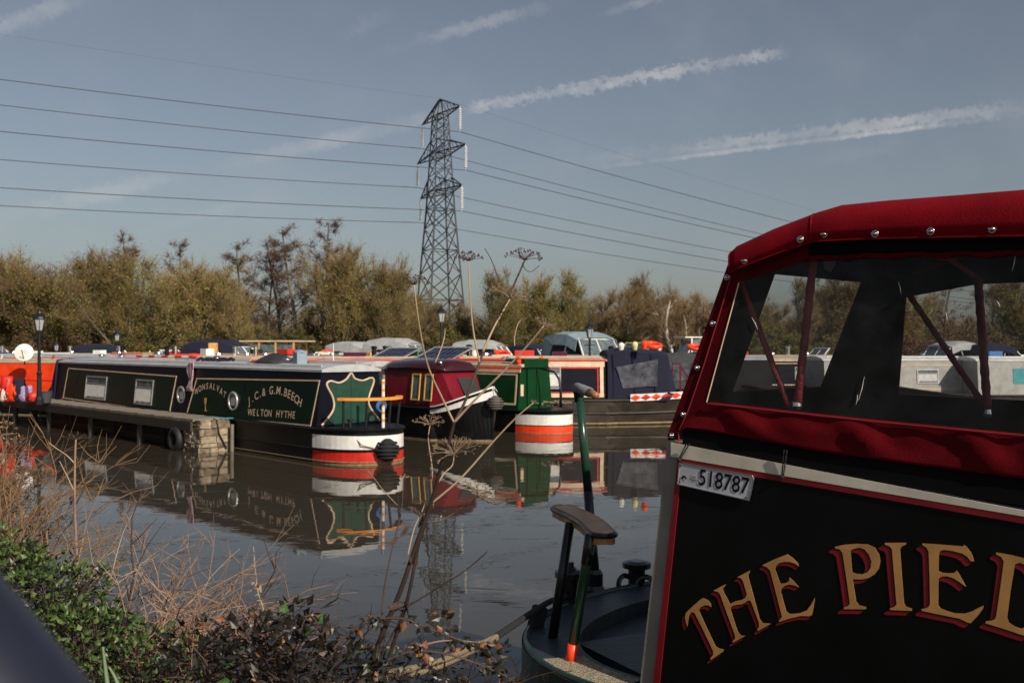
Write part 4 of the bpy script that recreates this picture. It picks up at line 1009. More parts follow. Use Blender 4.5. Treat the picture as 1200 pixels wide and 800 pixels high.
for b_, L_ in ((bA, 14), (bB, 12), (bC, 14), (bD, 13), (bE, 12), (bF, 12), (bG, 9), (bH, 4.2), (bI, 6.6), (b4, 8), (b3, 11)): dress(b_, L_, zr=b_.zr, z0=.9)
# dark grey hood boat just right of the navy hood
bJ = simple_boat('grey narrowboat with a slumped dark hood right of the navy hood', 905, 31, 4, 1.9, 2.0, m_black, m_roofgrey, mh=m_hullbrown, near=('bow', 1.4), far=('stern', 1.2), wins=False)
hd = MB(); secs = []
for x, zt_ in ((2.0, 1.7), (2.6, 1.78), (3.6, 1.72), (4.1, 1.1)):
    secs.append([Vector((x, .92, .7)), Vector((x, .85, zt_-.04)), Vector((x, 0, zt_+.05)), Vector((x, -.85, zt_-.04)), Vector((x, -.92, .7))])
hd.loft(secs); ho = hd.build('canvas_hood', mat('charcoal canvas', (.045, .047, .05), .8, bump=.4, bscale=9), bJ.root)
wv = MB(); wv.prism([Vector((2.2, .91, .95)), Vector((3.5, .91, .95)), Vector((3.4, .885, 1.5)), Vector((2.3, .885, 1.5))], (0, .012, 0)); wv.build('hood_window', MAT['creased plastic'], ho)

# solar panels on bB roof
def solar(x0, x1, y0, y1, Y, label):
    t = thing('solar_panel', label, 'solar panel', P((x0+x1)/2, y1, Y), R(-6), 'solar panels tilted on a boat roof')
    wd = (x1-x0)/1200*Y; hh = .32; sk = .42
    a = [Vector((-wd/2-.25, 0, -.05)), Vector((wd/2-.25, 0, -.05)), Vector((wd/2+.25, .55, hh-.05)), Vector((-wd/2+.25, .55, hh-.05))]
    nrm = (a[1]-a[0]).cross(a[3]-a[0]).normalized()
    q = MB(); q.prism(a, nrm*.02); q.build('cells', m_solar, t)
    f = MB()
    for i in range(4): f.tube([a[i]+nrm*.02, a[(i+1) % 4]+nrm*.02], .022, 4)
    fr = f.build('frame', m_alu, t); l = MB()
    for u in (.1, .9): p = a[3].lerp(a[2], u); l.tube([p, Vector((p.x, p.y, -.25))], .015, 5)
    l.build('strut', m_alu, t)
    g = MB()
    for i in range(1, 7): u = i/7; g.tube([a[0].lerp(a[1], u)+nrm*.021, a[3].lerp(a[2], u)+nrm*.021], .004, 3)
    for i in range(1, 3): u = i/3; g.tube([a[0].lerp(a[3], u)+nrm*.021, a[1].lerp(a[2], u)+nrm*.021], .004, 3)
    g.build('cell_lines', m_alu, t)
solar(440, 478, 411, 420.5, 26.3, 'left blue black solar panel on a boat roof behind the maroon boat')
solar(494, 540, 410.5, 420, 26.0, 'right blue black solar panel on a boat roof behind the maroon boat')

# ---- cruisers
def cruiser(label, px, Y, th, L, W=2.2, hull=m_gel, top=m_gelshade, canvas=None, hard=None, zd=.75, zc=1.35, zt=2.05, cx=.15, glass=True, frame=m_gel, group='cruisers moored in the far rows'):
    X = (px-600)/1200*Y; t = thing('cruiser', label, 'cruiser', (X, Y, 0), R(th), group)
    h = MB(); secs = []
    for i in range(13):
        u = i/12; x = -L/2+L*u; w_ = W/2*(1-max(0, (u-.45)/.55)**2.2)*.98+.02
        secs.append([Vector((x, -w_, zd+.25*u*u)), Vector((x, -w_*.72, -.2)), Vector((x, w_*.72, -.2)), Vector((x, w_, zd+.25*u*u))])
    h.loft(secs); h.build('hull', hull, t)
    s_ = MB()
    for sg in (1, -1): s_.tube([Vector((-L/2+L*i/12, sg*((W/2*(1-max(0, (i/12-.45)/.55)**2.2)*.98)+.03), zd-.1+.25*(i/12)**2)) for i in range(13)], .035, 5)
    s_.build('rubbing_strake', m_navy, t)
    c = MB(); a, b_ = -.05*L, .30*L
    c.loft([[Vector((x, -w_, zd)), Vector((x+k, -w_*.86, z)), Vector((x+k, w_*.86, z)), Vector((x, w_, zd))] for x, w_, z, k in ((a, W*.44, zc, 0), (b_-.3, W*.38, zc-.05, 0), (b_+.35, W*.28, zd+.18, 0))])
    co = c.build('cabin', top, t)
    wn_ = MB()
    for sg in (1, -1):
        for q0, q1 in ((a+.15, a+.15+(b_-a)*.35), (a+.25+(b_-a)*.4, b_-.35)):
            y = sg*(W*.415); wn_.prism([Vector((q0, y, zc-.40)), Vector((q1, y*.97, zc-.38)), Vector((q1-.05, y*.93, zc-.14)), Vector((q0+.05, y*.955, zc-.14))], (0, sg*.02, 0))
    wn_.build('cabin_window', m_glass, co)
    # windscreen frame
    ws = MB(); x0 = a-.05
    top_z = zt-.12
    pts = [Vector((x0+.45, -W*.38, zc-.02)), Vector((x0-.05, -W*.34, top_z)), Vector((x0-.05, W*.34, top_z)), Vector((x0+.45, W*.38, zc-.02))]
    ws.tube(pts, .035, 5); ws.tube([(pts[0]+pts[3])/2, (pts[1]+pts[2])/2], .03, 5)
    back = [Vector((x0-.7, sg*W*.42, zc-.35)) for sg in (-1, 1)]
    for i, sg in ((0, -1), (3, 1)): ws.tube([pts[i], Vector((x0-.75, sg*W*.41, zc-.05)), Vector((x0-.55, sg*W*.36, top_z))], .03, 5)
    wo = ws.build('windscreen_frame', frame, t)
    g = MB(); g.prism(pts, (.01, 0, 0)); g.build('windscreen', m_glass, wo)
    if canvas:
        k = MB(); secs = []
        for x, zz in ((x0+.02, top_z+.03), (x0-.5, zt+.10), (x0-1.2, zt+.12), (x0-1.8, zt+.02), (x0-2.25, zc-.1)):
            x = max(x, -L/2+.1); lo = max(zz-.42, zc-.25) if x > x0-1.7 else zd
            secs.append([Vector((x, -W*.43, min(lo, zz-.03))), Vector((x, -W*.39, zz-.06)), Vector((x, -W*.2, zz+.03)), Vector((x, W*.2, zz+.03)), Vector((x, W*.39, zz-.06)), Vector((x, W*.43, min(lo, zz-.03)))])
        k.loft(secs, closed=False); ob = k.build('canopy', canvas, t); ob.modifiers.new('s', 'SOLIDIFY').thickness = .015
        k = MB()
        for sg in (-1, 1): k.prism([Vector((x0-.1, sg*W*.425, zd)), Vector((max(x0-1.9, -L/2+.1), sg*W*.425, zd)), Vector((max(x0-1.9, -L/2+.1), sg*W*.425, zc-.1)), Vector((x0-.1, sg*W*.425, zc-.05))], (0, .015, 0))
        k.build('cockpit_side', canvas if canvas is not m_greycloth else m_gel, t)
    if hard:
        k = MB(); k.box2((x0-2.0, -W*.43, zt), (x0+.5, W*.43, zt+.06)); k.build('hard_top', hard, t, bevel=.02)
        for xx in (x0-1.9, x0-1.25, x0-.6, x0+.1):
            for sg in (-1, 1): p = MB(); p.box2((xx, sg*W*.40-.03, zd), (xx+.07, sg*W*.40+.03, zt)); p.build('post', m_wood if hard is m_rooftan else frame, t)
        for sg in (-1, 1):
            k = MB(); k.box2((x0-1.9, sg*W*.405-.01, zc+.02), (x0+.1, sg*W*.405+.01, zt-.1)); k.build('side_glass', m_glass, t)
            k = MB(); k.box2((x0-1.9, sg*W*.40-.012, zd), (x0+.1, sg*W*.40+.012, zc)); k.build('cockpit_side', m_gel, t)
    return t
cruiser('white cruiser with a navy blue canopy left of the wooden topped one', 296, 36, -8, 5.5, canvas=m_navycloth, zt=2.10)
cruiser('cruiser with a flat wooden top and row of small windows', 358, 40, -4, 6, hard=m_rooftan, top=m_gel, zt=2.16, frame=m_wood)
cruiser('small white cruiser with rounded pale canopy right of the wooden topped one', 442, 44, -25, 4.6, canvas=m_greycloth, zt=2.05)
cruiser('cruiser with a big grey canopy just left of the pylon', 496, 40, -18, 5.6, canvas=m_greycloth, zt=2.18)
cruiser('cruiser with a pale grey canopy just right of the pylon', 596, 42, -16, 5.4, canvas=m_greycloth, zt=2.12)
cruiser('white cruiser with a navy cover between the pale canopies', 648, 46, -35, 5, canvas=m_navycloth, zt=1.95)
cruiser('cruiser with a tall pale blue hood beside the right lamp post', 706, 34, -55, 5, canvas=m_bluecloth, zt=2.36, zc=1.45)
cruiser('cruiser with pale yellow windscreen frame right of the blue hood', 738, 44, -150, 5, hull=m_yellow, top=m_yellow, zt=2.25, frame=m_yellow)
cruiser('low white cruiser above the navy hood', 765, 48, 170, 5.5, zt=1.98)
cruiser('small white cruiser with raised flat top above the navy hood', 800, 52, -170, 5, hard=m_gel, zt=2.4)
cruiser('white cruiser beside the red canopy edge', 838, 46, -160, 5, canvas=None, zt=2.1)
cruiser('white cruiser with navy canopy at the left behind the lamp post', 150, 46, 10, 5, canvas=m_navycloth, zt=1.95)
cruiser('white cruiser with grey canopy at the far left edge', 0, 47, -14, 5, canvas=m_greycloth, zt=1.95)
cruiser('low white cruiser behind the solar panels', 545, 48, 12, 5.5, zt=2.0)
cruiser('white cruiser seen through the left red canopy window', 955, 50, -170, 5.5, zt=2.0)
cruiser('white cruiser with grey canopy seen through the right window', 1095, 52, -160, 5.5, zt=2.1, canvas=m_greycloth)
cruiser('white cruiser with blue canopy at the right edge', 1185, 52, 10, 5.5, zt=2.0, canvas=m_navycloth)
cruiser('small white cruiser with bare deck far behind the striped pole', 205, 50, -15, 4.6, zt=1.9)
# small roof things
random.seed(12)
def pot(px, py, Y, m_, label, r=.075, h=.10):
    q = MB(); c = P(px, py, Y); q.lathe(c, [(r*.7, 0), (r, h), (r*1.1, h+.01), (r*.9, h+.02)], 10); q.sphere(c+Vector((0, 0, h+.04)), r*1.1, 8, 5); tag(q.build('flower_pot', m_), label, 'flower pot', 'pots and cans on the roofs')
for px, py, Y, m_, lab in ((540, 417, 27, m_red, 'red pot on the roof right of the solar panels'), (556, 420, 27, m_white, 'white can on the roof behind the maroon wheelhouse'), (470, 421, 27, m_blueplas, 'blue pot between the solar panels'), (405, 424, 27, m_white, 'white can on the plum boat roof'), (348, 423, 27.5, m_orange, 'orange pot on the plum boat roof'), (604, 419, 28, m_green, 'green pot on the roof above the green boat'), (755, 409, 26, m_orange, 'orange pot on the navy hood boat'), (744, 410, 26.5, m_yellow, 'yellow pot left of the orange pot'), (728, 411, 26.5, m_white, 'white can above the navy hood')):
    pot(px, py, Y, m_, lab)
for px, py, Y, a, lab in ((228, 419, 33, .9, 'orange life ring lying on the roof left of the navy canopy'), (385, 414, 36, .9, 'orange life ring on the roof right of the wooden topped cruiser'), (588, 414, 36, .9, 'orange life ring on the roof right of the pylon'), (765, 404, 34, .4, 'orange life ring above the navy hood'), (815, 407, 36, .9, 'red life ring beside the red canopy')):
    q = MB(); c = P(px, py, Y); q.torus(c, .26, .07, (.1, -.25, 1), 22, 8); tag(q.build('life_ring', m_orange, smooth=True, origin=c), lab, 'life ring', 'life rings on the roofs')
for px, Y, th, W_, H_, m_, lab in ((186, 28, .3, .5, .36, m_orangewood, 'orange wooden board propped on a roof left of the navy canopy'),):
    q = MB(); c = P(250, 421, 34); q.box(c+Vector((0, 0, .15)), (.28, .12, .8), Matrix.Rotation(.05, 3, 'X')); q.box(c+Vector((.25, 0, -.15)), (.4, .1, .12)); tag(q.build('wooden_chair', m_wood), lab, 'chair')

# ---- lamp posts
def lamp_post(px, ytop, Y, zb, label):
    t = thing('lamp_post', label, 'lamp post', ((px-600)/1200*Y, Y, zb), 0, 'black lantern posts'); z1 = CH-(ytop-HZ)/1200*Y-zb
    p = MB(); p.lathe((0, 0, 0), [(.10, 0), (.10, .12), (.06, .2), (.05, .7), (.065, .75), (.04, .8), (.032, z1-.62), (.05, z1-.6), (.03, z1-.55)], 12); p.tube([(-.16, 0, z1-.78), (.16, 0, z1-.78)], .014, 5); p.build('post', m_iron, t)
    g = MB(); g.lathe((0, 0, z1-.55), [(.07, 0), (.125, .28)], 6); l = g.build('lantern', m_lamp, t)
    f = MB()
    for k in range(6): a = 2*math.pi*k/6; f.tube([(.07*math.cos(a), .07*math.sin(a), z1-.55), (.127*math.cos(a), .127*math.sin(a), z1-.27)], .008, 4)
    f.build('lantern_frame', m_iron, l)
    c = MB(); c.lathe((0, 0, z1-.27), [(.16, 0), (.15, .03), (.06, .13), (.05, .17), (.02, .2), (.015, .27)], 10); c.build('lantern_cap', m_iron, l)
lamp_post(46, 360, 24.6, .62, 'black lantern post at the left, beside the orange boat')
lamp_post(517, 356, 31.5, .3, 'black lantern post in front of the pylon')
lamp_post(691, 374, 31, .3, 'black lantern post in front of the pale blue hood')
lamp_post(137, 385, 47, .3, 'far small lantern post above the long green boat')
lamp_post(66, 398, 52, .3, 'farthest lantern post right of the satellite dish')
# walkways the lamps stand on
wk = thing('pontoon', 'long timber pontoon between the far rows of boats', 'pontoon')
q = MB(); q.box2((-26, 31.1, .22), (24, 32.3, .30)); q.build('deck_boards', m_oldwood, wk)
for k in range(12): q = MB(); q.tube([(-25+k*4.3, 32.2, -.8), (-25+k*4.3, 32.2, .6)], .08, 8); q.build('pile', m_oldwood, wk)

# ============================================================ THE NEAR BOAT
UD = Vector((.7071, -.7071, 0)); WD = Vector((.7071, .7071, 0)); N_ = -WD
fb = thing('narrowboat', 'near narrowboat with a red canvas canopy and gold THE PIED lettering on black', 'narrowboat', (.56, 3.64, 0))
XR = 3000
def F(px, py, off=0):                 # on the near side, off metres proud of it
    k = 4.2-1.4142*off; Y = k*1200/(px+600); return P(px, py, Y)
def ln_(pts):                          # polyline through pixels, continued straight to XR
    (a, b), (c, d) = pts[-2], pts[-1]; return list(pts)+[(XR, d+(d-b)/(c-a)*(XR-c))]
def yat(pts, x):
    q = ln_(pts)
    for (a, b), (c, d) in zip(q[:-1], q[1:]):
        if x <= c: return b+(d-b)*(x-a)/(c-a)
def band(mbx, top, bot, off0, off1, x0, x1=XR, n=1, mi=0):
    xs = [x0+(x1-x0)*i/n for i in range(n+1)]
    for a, b in zip(xs[:-1], xs[1:]):
        q = [(a, yat(bot, a)), (b, yat(bot, b)), (b, yat(top, b)), (a, yat(top, a))]
        mbx.prism([F(*p, off0) for p in q], N_*(off1-off0), mi)
m_fbgrey = mat('worn grey edge paint', (.24, .22, .19), .6, dirt=.5, scale=5, bump=.1)
m_fbcream = mat('worn cream strip', (.62, .57, .47), .5, dirt=.25, scale=5)
m_fbblack = mat('near black side panel', (.003, .004, .004), .4, var=.4, scale=2.5, spec=.18)
m_fbred = mat('deep red line', (.19, .005, .010), .4)
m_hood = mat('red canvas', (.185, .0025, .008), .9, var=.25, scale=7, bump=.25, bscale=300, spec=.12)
m_hood_shade = mat('shaded red canvas', (.085, .0015, .005), .9, var=.3, scale=6, bump=.25, bscale=300, spec=.12)  # darker copy of the red canvas, the near side's shade put into its colour
m_lining_shade = mat('hood lining and flap shade', (.006, .0055, .006), .95, spec=.1)
m_letter = mat('gold leaf lettering', (.52, .26, .085), .45, var=.22, scale=9)
m_letred = mat('lettering shade red', (.22, .006, .012), .4)
TOPW = [(783, 516), (1200, 597)]; REDT = [(797, 536), (920, 557), (1200, 604)]; REDB = [(797, 543), (920, 563.5), (1200, 612.5)]
TW = 1.42; TC = 1.75
# cabin body: near side, end wall, far side
def zpx(px, py): return F(px, py).z
A0 = F(782, 517); A1 = F(744, 850); B0 = F(XR, yat(TOPW, XR)); B1 = F(XR, 2100)
cb = MB()
for dz, (o0, o1) in (('near', (0, .03)),):
    q = [F(744, 850), F(XR, yat([(744, 850), (1200, 1050)], XR)), B0, A0]
    q = [A1, B1, B0, A0]; cb.prism(q, WD*.03)
    cb.prism([p+WD*(TC-.03) for p in q], WD*.03)
cb.quadface([A0+WD*.03, A1+WD*.03, A1+WD*(TC-.03), A0+WD*(TC-.03)])      # bulkhead
cb.prism([B0+WD*.03, B1+WD*.03, B1+WD*(TC-.03), B0+WD*(TC-.03)], UD*.03)
fcab = cb.build('cabin', m_fbgrey, fb, local=False)
fl_ = MB(); dz_ = Vector((0, 0, .12)); fl_.prism([A0-dz_+WD*.04+UD*.02, B0-dz_+WD*.04-UD*.02, B0-dz_+WD*(TC-.04)-UD*.02, A0-dz_+WD*(TC-.04)+UD*.02], (0, 0, .02)); fl_.build('cockpit_lining', m_lining_shade, fb, local=False)
cd_ = MB(); cd_.prism([A0-Vector((0, 0, .03))+WD*(TW-.01), B0-Vector((0, 0, .03))+WD*(TW-.01), B0-Vector((0, 0, .03))+WD*(TC-.031), A0-Vector((0, 0, .03))+WD*(TC-.031)], (0, 0, .02)); cd_.build('side_deck', m_fbgrey, fb, local=False)
pn = MB(); bot = [(768, 830), (1200, 1000)]
q = [F(797.5, 543, 0), F(XR, yat(REDB, XR), 0), F(XR, 2095, 0), F(765, 830, 0)]
pn.prism(q, N_*.005); pn.build('side_panel', m_fbblack, fcab, local=False)
cs1 = MB(); band(cs1, [(783, 517), (1200, 597.5)], REDT, 0, .010, 788, n=10); cs1.build('cream_strip', m_fbcream, fcab, local=False, bevel=.003)
rd = MB(); band(rd, REDT, REDB, 0, .009, 797, n=10)
rd.prism([F(795.2, 540, 0), F(801, 541, 0), F(771, 830, 0), F(763.5, 830, 0)], N_*.0085)
rd.build('red_line', m_fbred, fcab, local=False)
# index plate
pl = MB(); pc = [(796.2, 541.5), (881.5, 557), (883.5, 561), (878, 586), (794, 567)]
pl.prism([F(*p, .010) for p in pc], N_*.003); plate = pl.build('index_plate', mat('plate enamel', (.52, .53, .58), .3, dirt=.2), fcab, local=False)
pr = MB(); q = [F(*p, .0135) for p in pc]; pr.tube(q+[q[0]], .0022, 6); pr.build('plate_rim', m_steel, plate, local=False)
def on_plate(cx, cy, hpx, body, m, nm, wide=1.0, off=.0145, bold=0):
    t = MB(); o = F(cx, cy, off); ux = (F(881, 557.5, off)-F(797, 542, off)).normalized(); uy = (F(796.2, 541.5, off)-F(794, 567, off)).normalized()
    s_ = hpx/1200*o.y/.72
    add_text(t, body, s_, lambda x, y: o+ux*x*wide+uy*y); ob = t.build(nm, m, plate, local=False)
    return ob
dg = on_plate(847, 571.5+1.5, 19.5, '518787', m_black, 'digits', wide=.86)
on_plate(811.5, 559.5, 2.6, 'Canal', m_black, 'small_print', .9); on_plate(813.5, 563.2, 2.6, 'Registered', m_black, 'small_print', .8)
em = MB(); c = F(801.5, 560.5, .0145); ux = (F(881, 557.5)-F(797, 542)).normalized()
em.prism([c+ux*(.011*math.cos(a))+Vector((0, 0, .011*math.sin(a))) for a in [R(k) for k in range(-10, 200, 20)]]+[c+ux*-.004, c+ux*.001+Vector((0, 0, .005)), c+ux*.006], N_*.0005); em.build('arch_emblem', m_black, plate, local=False)
for px, py in ((798, 545), (797, 564), (878.5, 560.5), (875, 582.5)):
    s_ = MB(); s_.lathe(F(px, py, .013), [(.0045, 0), (.0045, .002), (.002, .003)], 8, axis=N_); s_.build('screw', mat('rusty screw', (.18, .09, .04), .6), plate, local=False)
# painted letters traced on the side
S1 = lambda l: [(790+x*.225, 620+y*.225) for x, y in l]; S2 = lambda l: [(960+x*.2, 610+y*.2) for x, y in l]
LET = [
 ('T', [S1([(60, 435), (72, 420), (95, 400), (130, 368), (150, 355), (172, 364), (190, 382), (192, 402), (178, 394), (160, 392), (135, 405), (128, 420), (170, 512), (215, 605), (235, 618), (255, 620), (256, 632), (190, 677), (188, 668), (203, 650), (203, 632), (150, 520), (105, 432), (92, 428), (78, 445), (72, 475), (68, 503), (60, 480), (56, 455)])]),
 ('H', [S1([(203, 318), (268, 283), (265, 292), (252, 308), (258, 325), (290, 385), (320, 372), (350, 365), (370, 355), (378, 335), (360, 272), (348, 252), (328, 248), (395, 212), (393, 222), (385, 235), (388, 255), (418, 365), (445, 465), (460, 485), (505, 488), (436, 527), (432, 518), (442, 505), (440, 480), (398, 370), (385, 368), (368, 380), (350, 388), (320, 391), (298, 400), (292, 412), (330, 530), (345, 548), (370, 552), (305, 588), (303, 580), (318, 565), (315, 545), (238, 335), (225, 322)])]),
 ('E', [S1([(458, 185), (520, 155), (590, 128), (615, 145), (645, 175), (648, 190), (625, 175), (600, 168), (570, 168), (545, 175), (530, 190), (525, 205), (552, 280), (580, 278), (598, 268), (600, 248), (622, 268), (648, 298), (625, 290), (600, 285), (575, 292), (558, 308), (555, 322), (583, 425), (600, 438), (650, 435), (690, 420), (712, 390), (732, 355), (726, 400), (715, 445), (700, 450), (660, 448), (600, 462), (545, 480), (545, 472), (560, 455), (558, 440), (500, 215), (485, 197)])]),
 ('P', [S2([(90, 150), (150, 138), (220, 133), (285, 136), (325, 155), (350, 195), (357, 235), (348, 278), (325, 310), (290, 332), (250, 341), (195, 340), (205, 405), (215, 470), (230, 490), (255, 497), (275, 503), (272, 515), (142, 515), (145, 503), (170, 495), (178, 480), (160, 345), (135, 185), (118, 165), (95, 160)]), S2([(182, 175), (200, 163), (235, 155), (265, 166), (290, 195), (305, 235), (300, 275), (280, 300), (250, 311), (215, 308), (192, 298), (187, 240)])]),
 ('I', [S2([(382, 128), (508, 126), (507, 138), (482, 148), (472, 165), (484, 330), (495, 480), (508, 500), (543, 513), (540, 525), (415, 520), (413, 510), (440, 500), (452, 485), (438, 325), (425, 165), (412, 148), (385, 138)])]),
 ('E', [S2([(603, 130), (720, 138), (840, 148), (850, 140), (868, 158), (888, 185), (900, 210), (905, 235), (887, 235), (865, 208), (838, 190), (780, 175), (725, 168), (705, 178), (699, 200), (697, 290), (720, 302), (760, 305), (790, 303), (805, 290), (830, 330), (858, 383), (840, 372), (815, 352), (780, 332), (745, 322), (715, 325), (697, 338), (695, 490), (708, 510), (745, 525), (790, 538), (850, 541), (895, 527), (930, 508), (960, 495), (957, 512), (925, 555), (885, 597), (865, 592), (820, 570), (720, 550), (600, 525), (597, 515), (628, 508), (642, 498), (648, 480), (645, 330), (640, 180), (628, 155), (605, 142)])]),
 ('D', [S2([(1035, 183), (1130, 200), (1215, 222), (1280, 258), (1325, 310), (1350, 370), (1358, 440), (1345, 520), (1315, 590), (1270, 645), (1220, 672), (1190, 667), (1080, 630), (972, 597), (975, 585), (1010, 582), (1028, 572), (1035, 555), (1058, 400), (1080, 235), (1065, 210), (1035, 195)]), S2([(1145, 252), (1175, 243), (1215, 262), (1250, 300), (1275, 355), (1285, 430), (1270, 510), (1245, 575), (1210, 618), (1180, 628), (1140, 615), (1108, 592), (1098, 565), (1118, 410)])]),
]
for i, (ch, loops) in enumerate(LET):
    dx, dy = (-3.6, 4.6) if i < 3 else (-7.2, 5.6)
    L_ = MB(); L_.prism([F(*p, .0078) for p in loops[0]], N_*.0008, holes=[[F(*p, .0078) for p in l] for l in loops[1:]])
    lo = L_.build('painted_letter', m_letter, fcab, local=False)
    sh_ = MB()
    for k, (fx, off) in enumerate(((.42, .0054), (.56, .0057), (.7, .0060), (.85, .0063), (1.0, .0066))):
        sh_.prism([F(x+dx*fx, y+dy*fx, off) for x, y in loops[0]], N_*.0002, holes=[[F(x+dx*fx, y+dy*fx, off) for x, y in l] for l in loops[1:]])
    sh_.build('letter_shade', m_letred, lo, local=False)
    ol = MB()
    for k in range(8):
        a = k*math.pi/4; r_ = 1.1; ol.prism([F(x+r_*math.cos(a)-.5, y+r_*math.sin(a)+.4, .0069+.00009*k) for x, y in loops[0]], N_*.00005, holes=[[F(x+r_*math.cos(a)-.5, y+r_*math.sin(a)+.4, .0069+.00009*k) for x, y in l] for l in loops[1:]])
    ol.build('letter_outline', m_fbblack, lo, local=False)
# ---- hood
hood = thing('canopy', None, None, (0, 0, 0)); hood.parent = fb; hood.location = WM(fb).inverted() @ Vector((.56, 3.64, 1.7))
WT = [(866, 331), (948, 304.5), (1030, 300), (1200, 298)]; WB = [(827, 471), (1020, 492), (1200, 509)]
wtpts = [(866, 331), (948, 304.5), (1030, 300), (1200, 298), (1500, 297)]
def side_sheet(mbx, q, off=0, th=.004, mi=0): mbx.prism([F(*p, off) for p in q], N_*th, mi)
def z_line(px, z, off=0):
    k = 4.2-1.4142*off; Y = k*1200/(px+600); return HZ-(z-CH)*1200/Y
ZTOP = zpx(955, 283)
# near side fabric in strips round the window, with an inner lining
XE = 2600
def wt(x): return yat(WT, x) if x <= 1200 else z_line(x, zpx(1200, 298))
def wb(x): return yat(WB, x) if x <= 1200 else z_line(x, zpx(1200, 509))
def roof_y(x):      # flap bottom
    return yat([(858, 317), (951, 283), (1200, 276)], x) if x <= 1200 else z_line(x, zpx(1200, 276))
def roof_top(x): return yat([(858, 294), (872, 283), (962, 251), (1000, 239), (1082, 233), (1200, 224)], x) if x <= 1200 else z_line(x, zpx(1200, 224))
sd = MB(); xs = [866, 905, 948, 1030, 1200, 1500, 2000, XE]
def strip(x0s, ya, yb, off, th, mi=0):
    for a, b in zip(x0s[:-1], x0s[1:]): side_sheet(sd, [(a, yb(a)), (b, yb(b)), (b, ya(b)), (a, ya(a))], off, th, mi)
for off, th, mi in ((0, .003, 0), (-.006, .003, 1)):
    strip(xs[:3], lambda x: roof_top(x)+8, wt, off, th, mi); strip(xs[2:], lambda x: roof_top(x)+8, wt, off, th, 1)  # outer strip below the flap coloured near black for the flap's shadow
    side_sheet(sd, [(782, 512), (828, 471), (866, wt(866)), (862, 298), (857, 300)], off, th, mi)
strip([XE-60, XE], wt, wb, 0, .003)
so = sd.build('side_fabric', [m_hood_shade, m_lining_shade], hood, local=False)
# lower skirt: billowing cloth below the window
SKB = [(783, 517), (920, 557-3), (1050, 570), (1200, 593)]
def hem(x): return yat([(783, 517), (800, 500), (832, 505), (960, 529), (1200, 561)], x) if x > 800 else lerp(516, 500, (x-783)/17)
def skb(x): return yat([(783, 517), (860, 534), (920, 548), (960, 553), (1080, 573), (1200, 592)], x) if x <= 1200 else yat([(1080, 573), (1200, 592)], x)
sk = MB(); rows = []
nx_, ny_ = 90, 12
for j in range(ny_+1):
    v = j/ny_; row = []
    for i in range(nx_+1):
        x = 783+(2300-783)*(i/nx_)**1.25; top = wb(max(x, 827)) if x > 827 else lerp(512, 471, (x-783)/44); bt = hem(x)
        y = lerp(top-1, bt, v)
        fold = .010*math.sin(x*.021+v*1.2)+.022*max(0, math.sin(x*.045+.8-v*1.6))**3+.005*math.sin(x*.09-v*3)+.006*noise.noise(Vector((x*.03, v*3, 0)))
        off = .005+fold*.5*math.sin(math.pi*v)+.008*v
        if x < 800: off = .004+(off-.004)*(x-783)/17
        row.append(F(x, y, off))
    rows.append(row)
sk.loft(rows, closed=False); o = sk.build('lower_skirt', mat('shaded skirt canvas', (.105, .0015, .005), .9, var=.3, scale=6, bump=.25, bscale=300, spec=.12), hood, local=False, smooth=True); md = o.modifiers.new('s', 'SOLIDIFY'); md.thickness = .003; md.offset = 1  # same red cloth, darkened in colour for the shade on the skirt
vl = MB(); vl.loft([[F(x, lerp(hem(x)-3, skb(x), j/3), .004) for x in np.linspace(800, 2300, 60)] for j in range(4)], closed=False)
o = vl.build('hem_band', m_lining_shade, hood, local=False); md = o.modifiers.new('s', 'SOLIDIFY'); md.thickness = .002
# hem stitching and piping
hm = MB(); hm.tube([F(x, wb(x)+1.5, .010) for x in np.linspace(829, 2000, 40)], .0028, 6); hm.tube([F(x, yb_, .006) for x, yb_ in ((857, 322), (842, 372), (824, 430), (806, 482), (795, 505), (796, 520))], .0022, 5)
hm.build('piping', mat('red piping', (.22, .006, .012), .7), so, local=False)
# end face
e0 = F(783, 515); e1 = F(858, 300); ntop = e1; PN = (e1-e0).cross(WD).normalized()
def E(u, v): return e0.lerp(e1, v)+WD*(TW*u)
def endpx(px, py): p = ray_plane(px, py, e0, PN); u = (p-e0).dot(WD)/TW; v = (p-e0).z/(e1-e0).z; return u, v
w0 = [endpx(857, 459), endpx(961, 456), endpx(989, 312), endpx(882, 330)]
u0, u1, v0, v1 = .17, .83, w0[0][1], .93
U_near = w0[0][0]; U_far = w0[1][0]
INW = PN if PN.dot(UD) > 0 else -PN
ef = MB()
ring = [((0, 0), (1, 0), (1, v0), (0, v0)), ((0, v1), (1, v1), (1, 1), (0, 1)), ((0, v0), (U_near, v0), (U_near+.0, v1), (0, v1)), ((U_far, v0), (1, v0), (1, v1), (U_far, v1))]
for q in ring:
    ef.prism([E(*p)-INW*.003 for p in q], INW*.003, 0); ef.prism([E(*p)+INW*.002 for p in q], INW*.003, 1)
eo = ef.build('end_fabric', [m_hood, m_lining_shade], hood, local=False)
vw = MB(); vw.quadface([E(U_near, v0), E(U_far, v0), E(U_far, v1), E(U_near, v1)]); vw.build('end_window', m_vinyl, eo, local=False)
print('end window', U_near, U_far, v0, v1)
